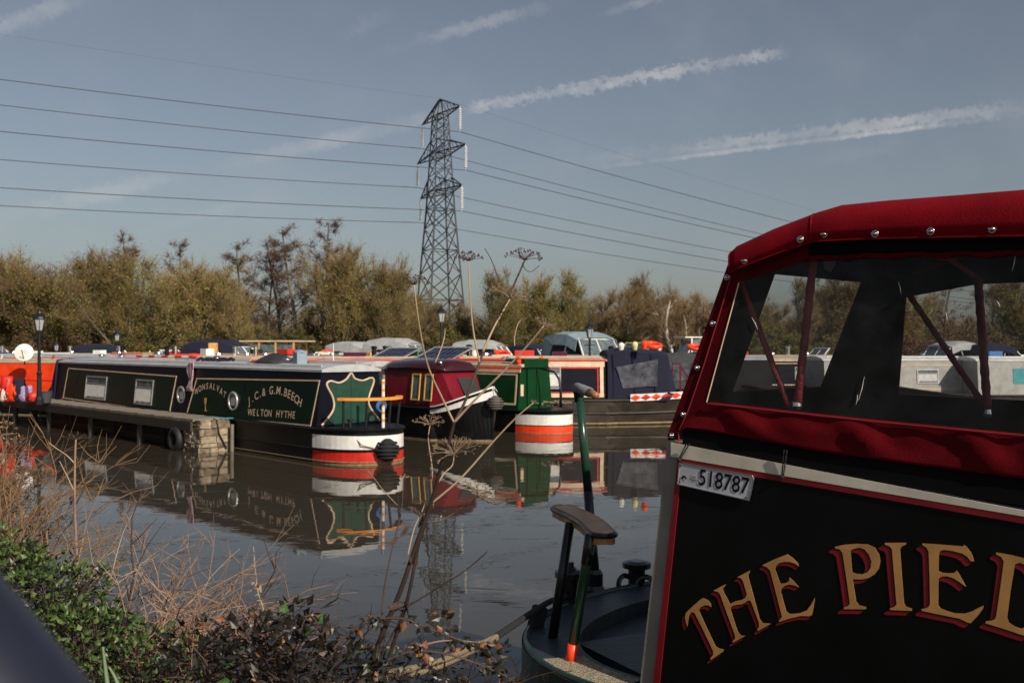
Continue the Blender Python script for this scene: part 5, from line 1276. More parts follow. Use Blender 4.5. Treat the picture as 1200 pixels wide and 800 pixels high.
# near window
nw = MB(); rows = []
for j in range(9):
    v = j/8; row = []
    for i in range(31):
        x = 1200*(i/30) if False else lerp(866, 2540, (i/30)**1.3); xb = lerp(827, 2540, (i/30)**1.3); xx = lerp(x, xb, v); y = lerp(wt(x), wb(xb), v)
        row.append(F(xx, y, .0015+.004*noise.noise(Vector((i*.4, j*.4, 2)))*math.sin(math.pi*v)))
    rows.append(row)
nw.loft(rows, closed=False); nw.build('side_window', m_vinyl, so, local=False, smooth=True)
wl_ = MB(); wl_.tube([F(866, wt(866), .003), F(828, 471, .003)], .0022, 5); wl_.build('window_seam', m_cream, so, local=False)
# far side fabric with its window
KF = 4.2+TW*1.4142
def FF(px, py, off=0): k = KF+1.4142*off; return P(px, py, k*1200/(px+600))
fs = MB(); far_top = lambda s_: None
def toS(p): return (p.x-p.y)*.7071
def ffs(s_, z, off=0): t = (4.2/1.4142)+TW+off; return Vector(((s_+t)*.7071, (t-s_)*.7071, z))
wn0 = [FF(1053, 462), FF(1062, 352), FF(1066, 348), FF(1146, 333), FF(1200, 331)]
z_b = FF(1053, 462).z; sA = toS(wn0[0]); sB = toS(wn0[1]); sC = toS(wn0[3]); zC = wn0[3].z; zB = wn0[2].z
zb0 = e0.z-.02; sE0 = toS(e0); sE1 = toS(e1); zt0 = e1.z; zt1 = zpx(955, 262); sT = toS(F(955, 283)); SE = toS(F(XE, 500))
outer = [(sE0, zb0), (SE, zb0-.1), (SE, zt1), (sT, zt1), (sE1, zt0)]
win = [(sA, z_b), (SE-.3, z_b-.03), (SE-.3, zC), (sC, zC), (sB, zB)]
for off, mi in ((0, 0), (-.008, 1)):
    fs.prism([ffs(*p, off) for p in outer], WD*.003, mi, holes=[[ffs(*p, off) for p in win]])
fo_ = fs.build('side_fabric', [m_hood, m_lining_shade], hood, local=False)
vw = MB(); vw.quadface([ffs(*p) for p in win]); vw.build('side_window', m_vinyl, fo_, local=False)
# roof
rf = MB(); secs = []
st = [(856, 296, 319), (862, 290, 315.5), (905, 270, 299), (951, 252.5, 283), (958, 250, 282.5), (985, 242, 281), (1040, 236.5, 279), (1120, 230.5, 277.5), (1200, 224, 276)]
for x in (1350, 1600, 2000, XE): st.append((x, z_line(x, zpx(1200, 224)), z_line(x, zpx(1200, 276))))
for k, (x, yt, yf) in enumerate(st):
    zt_, zf = F(x, yt).z, F(x, yf).z; s_ = toS(F(x, yt)); sec = []
    wob = .004*math.sin(k*1.9)
    crown = .05 if k > 1 else .02
    OV = .034+.004*math.sin(k*1.9); base_t = 4.2/1.4142
    nearp = [F(x, yf, OV), F(x, lerp(yf, yt, .35), OV+.003), F(x, lerp(yf, yt, .62), OV), F(x, lerp(yf, yt, .86), OV-.014)]
    prof = [(.012, zt_+.002), (.16, zt_+.02), (.45, zt_+crown), (.71, zt_+crown+.01)]
    tn = [((p.x+p.y)*.7071-base_t, p.z) for p in nearp]+prof
    farp = [(TW-a_, z) for a_, z in tn[::-1]]
    secs.append(nearp+[Vector(((s_+base_t+a_)*.7071, (base_t+a_-s_)*.7071, z)) for a_, z in prof+farp])
rf.loft(secs, closed=False); ro = rf.build('roof_fabric', m_hood, hood, local=False, smooth=True); md = ro.modifiers.new('s', 'SOLIDIFY'); md.thickness = .004; md.offset = -1
li = MB(); li.loft([[p-Vector((0, 0, .014)) for p in sc[4:-4]] for sc in secs], closed=False); li.build('roof_lining', m_lining_shade, hood, local=False)
# ridge seam and hem
sm = MB(); k = 3; sm.tube([p+N_*.002+Vector((0, 0, .002)) for p in secs[3]], .004, 6); sm.tube([sc[0]+N_*.002 for sc in secs], .0032, 6); sm.tube([sc[2]+N_*.0015 for sc in secs], .0018, 5)
sm.tube([p-UD*.004 for p in secs[0]], .005, 6)
sm.build('seam', m_hood, ro, local=False)
gs_ = MB(); q = [p-UD*.0 for p in secs[0][3:-3]]; gs_.prism([E(0, .97), E(1, .97)]+q[::-1], INW*.003); gs_.build('end_gusset', m_lining_shade, eo, local=False)
# front valance closing the raked end under the roof
for px, py in ((872.5, 305.6), (938, 280.5), (966, 274.5), (1025.5, 274), (1090.7, 271), (1163, 268.5), (1245, 268), (1340, 265)):
    s_ = MB(); o = F(px, py, .040); s_.torus(o, .0095, .0022, N_, 14, 6); s_.lathe(o, [(.006, 0), (.004, .004), (.002, .005)], 10, axis=N_); s_.box(o+N_*.007, (.016, .004, .007), Matrix.Rotation(R(-45), 3, 'Z')); s_.build('turn_button', m_steel, ro, local=False, smooth=True)
for px, py in ((852, 325), (835, 379), (817, 431), (800.5, 485.6), (787, 510)):
    s_ = MB(); o = F(px, py, .006); s_.torus(o, .0085, .002, N_, 14, 6); s_.lathe(o, [(.005, 0), (.004, .004), (.002, .005)], 10, axis=N_); s_.box(o+N_*.006, (.004, .004, .015)); s_.build('turn_button', m_steel, so, local=False, smooth=True)
# ruffled red trim under the roof
rt = MB(); rows = []
for j in range(5):
    rows.append([F(x, lerp(roof_y(x)+8, wt(x)+2+1.2*math.sin(x*.11)+.8*math.sin(x*.37), .6+.4*j/4), .008+.004*math.sin(x*.13+j)*(j/4)) for x in np.linspace(944, 1500, 90)])
rt.loft(rows, closed=False); o = rt.build('ruffle', m_hood_shade, so, local=False, smooth=True); md = o.modifiers.new('s', 'SOLIDIFY'); md.thickness = .003
cr_ = MB()
for a, b in (((1013, 441), (1006, 469)), ((1005, 462), (1003, 474)), ((1168, 352), (1172, 360)), ((1108, 365), (1110, 376)), ((1053, 330), (1056, 345)), ((881, 372), (888, 386)), ((1190, 300), (1186, 318))): cr_.tube([F(a[0], a[1], .004), F((a[0]+b[0])/2+.6, (a[1]+b[1])/2, .0045), F(b[0], b[1], .004)], [.0003, .0009, .0003], 4)
cr_.build('crease_glints', m_curtain, so, local=False)  # pale strokes drawn as glints on the creased vinyl
# frames: near and far
def frame(fn, a, b, r, nm, m):
    q = MB(); pa, pb = fn(*a), fn(*b); n = 26; q.tube([pa.lerp(pb, i/n)+Vector((0, 0, 0)) for i in range(n+1)], [r*(1+.10*math.sin(i*2.1)) for i in range(n+1)], 10)
    q.build(nm, m, hood, local=False, smooth=True)
m_sleeve = mat('red frame sleeve', (.16, .006, .014), .6, bump=.5, bscale=50)
Fi = lambda x, y: F(x, y, -.05)
frame(Fi, (866, 325), (926, 480), .0105, 'hood_strut', m_sleeve); frame(Fi, (955, 290), (934, 476), .0135, 'hood_hoop', m_sleeve)
q = MB(); q.lathe(F(933.5, 479, -.05), [(.015, 0), (.017, .01), (.016, .022), (.013, .024)], 12); q.build('hoop_foot', m_steel, hood, local=False)
FFi = lambda x, y: FF(x, y, -.05)
frame(FFi, (1066, 346), (1150, 470), .013, 'hood_strut', m_sleeve); frame(FFi, (1146, 325), (1157, 478), .017, 'hood_hoop', m_sleeve)
q = MB(); q.lathe(FF(1157, 488, -.05), [(.017, 0), (.019, .012), (.016, .03)], 12); q.tube([FF(1152, 487, -.05), FF(1165, 495, -.05)], .006, 6); q.build('hoop_foot', m_steel, hood, local=False)
# hoop tubes crossing under the roof
q = MB(); p0 = Fi(955, 290); p1 = FFi(1146, 325); q.tube([p0, p0+Vector((0, 0, .04))+WD*.3, p1+Vector((0, 0, .06))-WD*.3, p1], .012, 8); q.build('roof_bow', m_sleeve, hood, local=False, smooth=True)
q = MB(); s_ = F(974, 309, .004)
q.prism([F(x, y, .003) for x, y in ((966, 307), (972, 303), (980, 306), (979, 312), (974, 319), (966, 315))], N_*.004); q.build('vinyl_patch', m_blackcloth, so, local=False)
for (a, b) in (((806, 520), (796.5, 537)), ((920.5, 527), (917, 557))):
    q = MB()
    for dx in (-1.6, 1.6): q.tube([F(a[0]+dx, a[1], .02), F(b[0]+dx*.6, b[1], .014)], .0024, 5)
    q.lathe(F(b[0], b[1]+1, .010), [(.008, 0), (.007, .008), (.002, .012)], 10, axis=N_); q.build('elastic_strap', m_blackrope, hood, local=False)

# ---- hull and stern deck
ZD = .80; tc_ = 4.2/1.4142+.96; HWD = 1.06; s00 = -2.36; DEP = .97
def stp(s_, t_, z): return Vector(((s_+t_)*.7071, (t_-s_)*.7071, z))
def rim(a, k=1.0, kd=1.0): return (s00-DEP*kd*abs(math.sin(a))**.92*(1 if math.sin(a) > 0 else -1), tc_-HWD*k*math.cos(a))
hl = MB(); secs = []
angs = [math.pi*i/36 for i in range(37)]
lv = [(-.3, .80, 2), (.0, .93, 2), (.28, .97, 2), (.30, .985, 2), (.62, 1.0, 2), (.64, 1.012, 1), (.80, 1.012, 1)]
for z, k, _ in lv:
    near = [stp(1.2, tc_-HWD*k, z)]+[stp(s00+(1-k)*2-DEP*math.sin(a)**.85, tc_-HWD*k*math.cos(a), z) for a in angs]+[stp(1.2, tc_+HWD*k, z)]
    secs.append(near)
hl.loft(secs, closed=False, mif=lambda i, j: lv[i+1][2])
m_hullf = mat('near hull paint', (.33, .31, .28), .55, dirt=.6, scale=3, bump=.2); m_rimg = mat('dark green rim', (.010, .035, .03), .35, dirt=.3)
hull = hl.build('hull', [m_black, m_rimg, m_hullf], fb, local=False, smooth=False)
m_deck = mat('worn blue deck paint', (.016, .026, .038), .5, col2=(.04, .055, .066), dirt=.55, scale=4, bump=.25, bscale=30)
dk = MB()
ring_o = [stp(s00-DEP*math.sin(a)**.85, tc_-HWD*1.01*math.cos(a), ZD) for a in angs]
ring_i = [stp(s00-.02-(DEP-.26)*math.sin(a)**.85, tc_-(HWD-.20)*math.cos(a), ZD) for a in angs]
ring_l = [p-Vector((0, 0, .07)) for p in ring_i]
dk.loft([ring_o, ring_i, ring_l], closed=False); n_ = len(dk.v); ctr = stp(s00+.3, tc_, ZD-.07)
dk.prism([p-Vector((0, 0, .001)) for p in ring_l]+[stp(s00+.4, tc_+HWD-.2, ZD-.071), stp(s00+.4, tc_-HWD+.2, ZD-.071)], (0, 0, -.02))
deck = dk.build('stern_deck', m_deck, fb, local=False)
cp = MB(); cp.tube([p+Vector((0, 0, .004)) for p in ring_o], .014, 8); cp.build('rim_capping', m_rimg, hull, local=False)
st_ = MB(); a0 = .02; aa = [math.pi*(.0+.13*i/10) for i in range(11)]
st_.loft([[stp(s00-(DEP-.02)*math.sin(a)**.85, tc_-(HWD-.01)*math.cos(a), ZD+.004) for a in aa], [stp(s00-(DEP-.22)*math.sin(a)**.85, tc_-(HWD-.17)*math.cos(a), ZD+.004) for a in aa]], closed=False)
st_.build('grit_step', mat('gritty non slip strip', (.10, .08, .05), .9, col2=(.55, .47, .32), scale=110, bump=.8, bscale=120), deck, local=False)
cv = MB(); cv.prism([stp(s00+.1, tc_-HWD+.25, ZD-.069), stp(s00-.55, tc_-HWD+.45, ZD-.069), stp(s00-.2, tc_+.4, ZD-.069), stp(s00+.3, tc_+.4, ZD-.069)], (0, 0, .04)); cv.build('deck_hatch', m_deck, deck, local=False, bevel=.008)
rs = MB(); rs.tube([p.lerp(stp(s00, tc_, p.z), -.008)-Vector((0, 0, .17)) for p in ring_o], .020, 8); rs.build('rubbing_strake', m_black, hull, local=False)
for k in range(9):
    i = 1+k*2; p = ring_o[i]; o = p+(p-stp(s00, tc_, p.z)).normalized()*.004-Vector((0, 0, .24)); q = MB(); q.sphere(o, .009, 8, 5); q.build('rivet', m_hullf, hull, local=False)
# tiller pole
def tub(name, pts, r, m, par=fb, n=12, smooth=True): q = MB(); q.tube(pts, r, n); return q.build(name, m, par, local=False, smooth=smooth)
Tb = P(697, 694, 5.22); Tm = P(689, 575, 5.25); Tt = P(679, 466, 5.28)
m_pg = mat('bottle green gloss', (.008, .050, .028), .22, coat=.4, dirt=.15); m_pb = mat('black gloss', (.008, .008, .009), .25, dirt=.1)
tub('tiller_lower', [Tb, P(694, 640, 5.23), Tm], [.034, .026, .024], m_pb); tub('tiller_upper', [Tm, Tt], [.023, .021], m_pg)
q = MB(); q.lathe(Tb-Vector((0, 0, .03)), [(.055, 0), (.055, .05), (.042, .07), (.042, .13), (.03, .15)], 14); q.build('rudder_collar', m_pb, fb, local=False)
G0 = P(676.5, 454, 5.3); G1 = P(691, 459.5, 5.05); G2 = P(699, 463.5, 4.95)
tub('tiller_neck', [Tt-Vector((0, 0, .02)), P(678, 459, 5.3), G0], [.024, .028, .028], m_pb)
tub('tiller_grip', [G0-(G1-G0)*.12, G0, G1], [.020, .026, .025], mat('grey grip tape', (.16, .17, .18), .8)); tub('tiller_handle', [G1, G2], [.020, .016], mat('worn handle wood', (.30, .14, .05), .4))
# seat board on two legs
sb = MB(); o0 = P(662, 601, 4.62); o1 = P(704, 622, 4.06); dirb = (o1-o0); dirb.z = 0; Lb = dirb.length; dirb.normalize(); sb_s = Vector((-dirb.y, dirb.x, 0)); zc = 1.295
pts = []
for i in range(9): a = math.pi/2+math.pi*i/8; pts.append((-.03+.05*math.cos(a), .050*math.sin(a)))
for i in range(9): a = -math.pi/2+math.pi*i/8; pts.append((Lb+.03+.05*math.cos(a), .048*math.sin(a)))
def bp(x, y, z): y2 = y+.025*math.sin(math.pi*max(0, min(1, x/Lb))); return Vector((o0.x, o0.y, 0))+dirb*x+sb_s*y2+Vector((0, 0, z))
out = []
for i in range(len(pts)):
    a, b = pts[i], pts[(i+1) % len(pts)]; k = 8 if math.dist(a, b) > .15 else 1
    for j in range(k): out.append((a[0]+(b[0]-a[0])*j/k, a[1]+(b[1]-a[1])*j/k))
sb.prism([bp(x, y, zc-.02) for x, y in out], (0, 0, .042)); brd = sb.build('seat_board', mat('worn varnished board', (.38, .15, .04), .4, col2=(.58, .30, .10), scale=14, dirt=.3), fb, local=False, bevel=.006)
eb = MB(); eb.tube([bp(x*1.0, y*1.03, zc+.012) for x, y in out+out[:1]], .011, 6); eb.build('board_edge', m_pb, brd, local=False)
tub('seat_leg', [P(668, 612, 4.40), P(647.5, 747, 4.38)], .021, m_pb)
LB = P(668, 776, 4.06); LT = P(692, 631, 4.02); m3 = LT.lerp(LB, .84)
tub('seat_leg', [LT, LT.lerp(LB, .2), LT.lerp(LB, .21), m3], [.021, .021, .0205, .0205], m_pg); tub('leg_foot', [m3, LB], [.0215, .022], m_orange)
tub('leg_band', [LT+Vector((0, 0, .02)), LT.lerp(LB, .2)], .0222, m_pb)
def dolly(px, py, Y, nm, label=None, sc=1.0, wheel=False):
    o = P(px, py, Y); q = MB(); q.lathe(o, [(.065*sc, 0), (.065*sc, .02), (.045*sc, .03), (.045*sc, .11*sc), (.075*sc, .12*sc), (.075*sc, .145*sc), (.04*sc, .155*sc)], 14)
    if wheel: q.torus(o+Vector((-.06, -.02, .03)), .05, .014, (.6, -.8, .2), 16, 6); q.torus(o+Vector((.04, -.05, .03)), .05, .014, (-.2, -.9, .2), 16, 6)
    q.build(nm, m_pb, fb, local=False)
dolly(746, 691, 5.35, 'mooring_dolly', wheel=True); dolly(668, 704, 5.0, 'mooring_dolly', sc=1.0); q = MB(); q.lathe(P(668, 672, 5.0), [(.02, 0), (.035, .015), (.03, .03), (.02, .035), (.018, .06)], 10); q.build('filler_cap', m_pb, fb, local=False)
# ropes
def rope(pts, r, m, label, n=8, sub=10):
    pts = [Vector(p) for p in pts]; o = []
    for i in range(len(pts)-1):
        p0, p1, p2, p3 = pts[max(0, i-1)], pts[i], pts[i+1], pts[min(len(pts)-1, i+2)]
        for k in range(sub): t = k/sub; o.append(.5*((2*p1)+(p2-p0)*t+(2*p0-5*p1+4*p2-p3)*t*t+(3*p1-p0-3*p2+p3)*t*t*t))
    o.append(pts[-1]); q = MB(); q.tube(o, r, n); return q, o
q, _ = rope([P(667, 697, 5.0), P(647, 703, 4.75), P(628, 714, 4.5), P(600, 733, 4.15), P(582, 745, 3.9)], .014, m_blackrope, ''); tag(q.build('mooring_rope', m_blackrope, smooth=True), 'black rope leading from the near boat stern down to the brambles', 'rope')
q, ln1 = rope([P(582, 745, 3.9), P(555, 757, 3.7), P(520, 772, 3.4), P(480, 783, 3.2), P(440, 790, 3.05), P(390, 803, 2.9)], .011, m_rope, '')
q2, _ = rope([P(582, 747, 3.9), P(550, 763, 3.68), P(515, 780, 3.38), P(475, 790, 3.18), P(430, 798, 3.0), P(380, 812, 2.9)], .011, m_rope, '')
tag(q.build('mooring_rope', m_rope, smooth=True), 'upper strand of pale hemp rope among the brambles', 'rope'); tag(q2.build('mooring_rope', m_rope, smooth=True), 'lower strand of pale hemp rope among the brambles', 'rope')
q, _ = rope([P(633, 712, 4.6), P(627, 735, 4.55), P(624, 765, 4.55), P(625, 795, 4.55)], .038, m_blackrope, '', 10); tag(q.build('fender', m_blackrope, smooth=True), 'long black rope fender hung over the near boat stern', 'fender')

# ============================================================ THE BANK'S PLANTS
random.seed(31)
m_stem = mat('dry pale stem', (.30, .21, .13), .8, col2=(.44, .33, .22), scale=9)
m_stemd = mat('dark dead stem', (.035, .022, .018), .8, col2=(.095, .06, .045), scale=6)
m_seed = mat('seed heads', (.07, .045, .035), .9, scale=40)
m_ivy = mat('ivy leaves', (.022, .060, .008), .5, col2=(.065, .125, .02), scale=5, obj_rand=.1)
m_ivy2 = mat('pale ivy leaves', (.07, .12, .02), .45, col2=(.15, .19, .05), scale=7)
m_bram = mat('dark bramble leaves', (.006, .006, .004), .4, col2=(.022, .019, .010), scale=9)
m_bramr = mat('rusty bramble leaves', (.13, .04, .018), .55, col2=(.28, .12, .04), scale=14)
m_twigp = mat('pinkish dry twigs', (.20, .12, .085), .8, col2=(.36, .235, .16), scale=6)
m_twigt = mat('tawny dry twigs', (.13, .075, .038), .85, col2=(.30, .18, .09), scale=6)
m_reed = mat('green blade', (.16, .22, .12), .6, scale=9)
m_main = mat('blackened stem', (.014, .009, .008), .85, col2=(.045, .028, .022), scale=8, spec=.2)
m_umb = mat('dry umbel rays', (.17, .11, .07), .85, col2=(.32, .23, .15), scale=30)
def spline(pts, sub=6):
    pts = [Vector(p) for p in pts]; o = []
    for i in range(len(pts)-1):
        p0, p1, p2, p3 = pts[max(0, i-1)], pts[i], pts[i+1], pts[min(len(pts)-1, i+2)]
        for k in range(sub): t = k/sub; o.append(.5*((2*p1)+(p2-p0)*t+(2*p0-5*p1+4*p2-p3)*t*t+(3*p1-p0-3*p2+p3)*t*t*t))
    o.append(pts[-1]); return o
def taper(n, a, b): return [lerp(a, b, i/(n-1)) for i in range(n)]
# ---- tall dry hogweed
Y0 = 2.85
hg = thing('hogweed', 'tall dry hogweed with seed umbels rising before the boats', 'dead plant', P(425, 800, Y0))
def stem(pts, r0, r1, m, par, name='stem'):
    q = MB(); o = spline(pts); q.tube(o, taper(len(o), r0, r1), 7); return q.build(name, m, par, local=False, smooth=True)
def pp(l, dY=0): return [P(x, y, Y0+dY*i/max(1, len(l)-1)) for i, (x, y) in enumerate(l)]
main = stem(pp([(418, 830), (430, 790), (447, 745), (470, 690), (487, 640), (505, 590), (516, 550), (527, 515), (532, 495)]), .0080, .0048, m_main, hg)
stem(pp([(440, 830), (456, 770), (478, 700), (490, 640), (500, 610)]), .0062, .004, m_main, hg)
def umbel(c, R_, axis, n, m, par, seeds=True, sz=.006, sub=5, arch=.42):
    """an umbrella of thin rays, each with its own little umbel"""
    axis = Vector(axis).normalized(); a0 = axis.orthogonal().normalized(); b0 = axis.cross(a0); q = MB(); c = Vector(c); s_ = MB()
    for i in range(n):
        f = math.sqrt((i+.5)/n); a = i*2.39996; d = (a0*math.cos(a)+b0*math.sin(a))
        tip = c+d*R_*f*rnd(.85, 1.1)+axis*R_*(.55-arch*f*f)*rnd(.9, 1.1); mid = c+(tip-c)*.5+axis*R_*.06
        q.tube([c, mid, tip], [.0012, .0010, .0008], 4, caps=False)
        dd = (tip-c).normalized()
        for k in range(sub):
            e = (dd*.8+Vector((rnd(-1, 1), rnd(-1, 1), rnd(-1, 1)))*.75).normalized(); t2 = tip+e*R_*rnd(.12, .2)
            q.tube([tip, t2], .0006, 3, caps=False)
            if seeds: s_.sphere(t2, sz*rnd(.6, 1.1)*.42, 5, 3)
            elif k % 2: s_.sphere(t2, sz*.3, 4, 3)
    u = q.build('umbel', m, par, local=False)
    s_.build('seeds', m_seed if seeds else m, u, local=False); return u
# (branch path, umbel radius px, axis tilt, rays, seeds)
for path, rp_, ax, n, sd_, r0, m in (
    ([(532, 495), (520, 470), (502, 430), (492, 385), (485, 334)], 19, (0, -.1, 1), 13, True, .0042, m_stem),
    ([(532, 495), (545, 470), (560, 430), (575, 390), (597, 345), (615, 305)], 20, (.15, -.15, 1), 15, True, .0058, m_stemd),
    ([(562, 425), (555, 390), (551, 350), (549, 306)], 16, (0, -.1, 1), 13, True, .0036, m_stem),
    ([(566, 412), (578, 385), (592, 360), (598, 350)], 25, (.35, -.1, 1), 22, False, .0040, m_stem),
    ([(532, 495), (555, 470), (590, 435), (618, 405), (637, 382)], 15, (.45, -.1, .9), 14, False, .0048, m_stem),
    ([(510, 425), (518, 405), (521, 393), (521.5, 385)], 0, None, 0, False, .0022, m_stem),
    ([(603, 405), (603, 395), (606, 382), (610, 375)], 0, None, 0, False, .0020, m_stem),
    ([(592, 348), (585, 330), (576, 305), (568, 291)], 0, None, 0, False, .0022, m_stemd),
    ([(612, 308), (616, 316), (623, 318), (632, 311)], 0, None, 0, False, .0014, m_stemd),
    ([(505, 590), (540, 560), (580, 515), (606, 488), (625, 472)], 5, (.3, 0, 1), 6, False, .0040, m_stem),
    ([(508, 580), (506, 545), (502, 515), (504, 498)], 19, (0, -.1, 1), 16, False, .0030, m_stem),
    ([(508, 575), (520, 555), (530, 545), (532, 532)], 30, (-.1, -.2, 1), 26, False, .0030, m_stem),
    ([(494, 612), (520, 608), (545, 592), (560, 582)], 24, (.5, -.1, .8), 20, False, .0038, m_stemd),
    ([(560, 582), (580, 590), (595, 585), (608, 578)], 0, None, 0, False, .0015, m_stemd),
    ([(470, 715), (510, 690), (545, 668), (572, 645)], 0, None, 0, False, .0036, m_stemd),
    ([(446, 760), (449, 700), (458, 650), (470, 600), (473, 560)], 6, (0, 0, 1), 6, False, .0034, m_stemd),
    ([(466, 592), (450, 575), (440, 562), (432, 552)], 0, None, 0, False, .0018, m_stem),
    ([(478, 650), (485, 620), (494, 600), (500, 585)], 0, None, 0, False, .0028, m_stem)):
    b = stem(pp(path, rnd(-.12, .12)), r0*.78, max(.0010, r0*.42), m, hg, 'branch')
    if rp_: umbel(P(*path[-1], Y0+0.0), rp_*1.0/1200*Y0, ax, n, m_umb if not sd_ else m_stemd, hg, sd_)
for x, y in ((468, 630), (483, 660), (474, 706), (497, 604), (459, 742)):
    q = MB(); c = P(x, y, Y0)
    for k in range(2): 
        d = Vector((rnd(-1, 1), rnd(-.5, .5), rnd(-.6, .6))).normalized(); q.loft([[c+d*.01*i+Vector((0, .006*math.sin(i+j), (j-1)*.010*math.sin(math.pi*i/5)+.001*j)) for j in range(3)] for i in range(6)], closed=False)
    q.build('dead_leaf', m_stemd, hg, local=False)
# small hogweed at the left
h2 = thing('hogweed', 'small pale dry hogweed at the left above the green ivy', 'dead plant', P(92, 660, 4.2))
Yl = 4.2
def p2_(l): return [P(x, y, Yl) for x, y in l]
stem(p2_([(93, 690), (90, 640), (88, 590), (88, 545), (89, 514)]), .006, .004, m_twigp, h2)
stem(p2_([(88, 543), (78, 533), (66, 525), (57, 518)]), .003, .0015, m_stem, h2, 'branch'); stem(p2_([(87, 575), (80, 560), (74, 548), (70, 540)]), .003, .0015, m_stem, h2, 'branch'); stem(p2_([(90, 590), (99, 570), (101, 555), (96, 535)]), .003, .0015, m_stemd, h2, 'branch')
umbel(P(89, 515, Yl), 14/1200*Yl, (0, 0, 1), 14, m_stemd, h2, False)

# ---- leafy things
def leaf(q, c, d, up, L, w, mi):
    d = d.normalized(); s_ = d.cross(up).normalized() if d.cross(up).length > 1e-4 else Vector((1, 0, 0)); n = s_.cross(d)
    a = c+d*L*.35+s_*w*.5-n*w*.12; b = c+d*L*.35-s_*w*.5-n*w*.12; t = c+d*L-n*L*.12; m = c+d*L*.45
    i = len(q.v); q.v += [c, a, t, b, m]
    for f in ((0, 1, 4), (1, 2, 4), (4, 2, 3), (0, 4, 3)): q.f.append(tuple(i+k for k in f)); q.m.append(mi)
def mound(name, label, cat, spots, mats, weights, ls, npm, seed, stems=True, kind=None, stemmat=m_stemd):
    rg = random.Random(seed); q = MB(); sm_ = MB(); root = None
    for (px, py, Y, rx, rz, ry) in spots:
        c = P(px, py, Y)
        for k in range(int(npm*rx*rz*60)):
            a = rg.uniform(0, 6.283); b = rg.uniform(-1, 1); rr = rg.uniform(.55, 1.08)**.6*(1+.25*noise.noise(Vector((a*1.4, b*2, px*.1))))
            n = Vector((math.cos(a)*math.sqrt(1-b*b), math.sin(a)*math.sqrt(1-b*b), b)); p = c+Vector((n.x*rx*rr, n.y*ry*rr, n.z*rz*rr))
            if p.z < .3: continue
            d = (n+Vector((rg.uniform(-1, 1), rg.uniform(-1, 1), rg.uniform(-.7, .9)))).normalized(); up = (Vector((0, 0, 1))+Vector((rg.uniform(-1, 1), rg.uniform(-1, 1), 0))*.9)
            L = ls*rg.uniform(.6, 1.35); mi = rg.choices(range(len(mats)), weights)[0]; leaf(q, p, d, up, L, L*rg.uniform(.5, .8), mi)
            if k % 14 == 0: sm_.tube([c+Vector((n.x*rx*.2, n.y*ry*.2, -rz*.5)), c+Vector((n.x*rx*.6, n.y*ry*.6, n.z*rz*.5)), p], [.004, .003, .0012], 3, caps=False)
    t = thing(name, label, cat, P(spots[0][0], spots[0][1], spots[0][2])); t.location.z = .45
    q.build('leaves', mats, t, local=False); sm_.build('stems', stemmat, t, local=False); return t
mound('ivy_bush', 'bright green leafy bush in the bottom left corner of the bank', 'bush', [(15, 705, 3.3, .24, .15, .3), (65, 715, 3.2, .18, .14, .3), (115, 775, 3.0, .17, .15, .25), (60, 775, 3.0, .24, .16, .3), (170, 800, 2.9, .20, .14, .3), (-40, 690, 3.4, .25, .2, .3), (10, 660, 3.5, .14, .07, .12), (0, 800, 3.1, .3, .2, .3)], [m_ivy, m_ivy2, m_bram], (6, 2.2, 3), .021, 760, 5)
mound('bramble', 'dark bramble heap with rusty leaves at the bottom centre', 'bramble', [(265, 790, 2.75, .20, .10, .25), (330, 765, 2.8, .15, .10, .2), (350, 800, 2.7, .24, .11, .25), (300, 740, 2.85, .10, .05, .1), (345, 722, 2.85, .055, .05, .08), (415, 805, 2.75, .14, .07, .2), (230, 760, 2.9, .10, .07, .15)], [m_bram, m_bramr, m_ivy], (9, .6, .4), .029, 260, 6, stemmat=m_stemd)
mound('bramble', 'thin bramble clump at the bottom right of the hogweed, beside the rope', 'bramble', [(560, 800, 3.1, .09, .05, .12), (520, 780, 3.0, .07, .04, .1), (590, 770, 3.1, .05, .035, .08), (480, 795, 2.9, .10, .035, .1)], [m_bram, m_bramr, m_stem], (9, .9, .8), .022, 240, 7)
def cane(path, Y, r0, label, m=m_stemd, nleaf=14, mats=(m_bram, m_bramr), w=(6, 1), seed=1, ls=.026, name='bramble_cane', dY=0):
    rg = random.Random(seed); t = thing(name, label, 'bramble', P(*path[0], Y), 0, 'arching bramble canes')
    o = spline([P(x, y, Y+dY*i/len(path)) for i, (x, y) in enumerate(path)]); q = MB(); q.tube(o, taper(len(o), r0, r0*.35), 6)
    for k in range(len(o)*2):
        p = o[rg.randrange(len(o))]; d = Vector((rg.uniform(-1, 1), rg.uniform(-1, 1), rg.uniform(-.5, 1))).normalized(); q.tube([p, p+d*.012], [.0016, .0002], 3, caps=False)
    q.build('cane', m, t, local=False)
    q = MB()
    for k in range(nleaf):
        p = o[rg.randrange(2, len(o))]
        for j in range(3):
            d = Vector((rg.uniform(-1, 1), rg.uniform(-.6, .6), rg.uniform(-1, .5))).normalized(); L = ls*rg.uniform(.6, 1.3); leaf(q, p+d*.006, d, Vector((rg.uniform(-1, 1), -1, rg.uniform(0, 1))), L, L*.7, rg.choices((0, 1), w)[0])
    q.build('leaves', list(mats), t, local=False)
cane([(360, 800), (395, 755), (430, 728), (470, 724), (500, 735), (540, 750), (575, 768), (600, 800)], 2.8, .0045, 'bramble cane arching across the foot of the tall hogweed', nleaf=16, seed=2)
cane([(370, 770), (400, 757), (440, 757), (480, 758), (520, 750), (560, 752), (583, 757)], 2.9, .004, 'pale bramble cane lying level just above the rope', m=m_twigp, nleaf=14, seed=3)
cane([(420, 800), (450, 775), (490, 762), (540, 770), (590, 790), (605, 800)], 2.7, .004, 'lowest bramble cane curving over the rope', nleaf=20, seed=4)
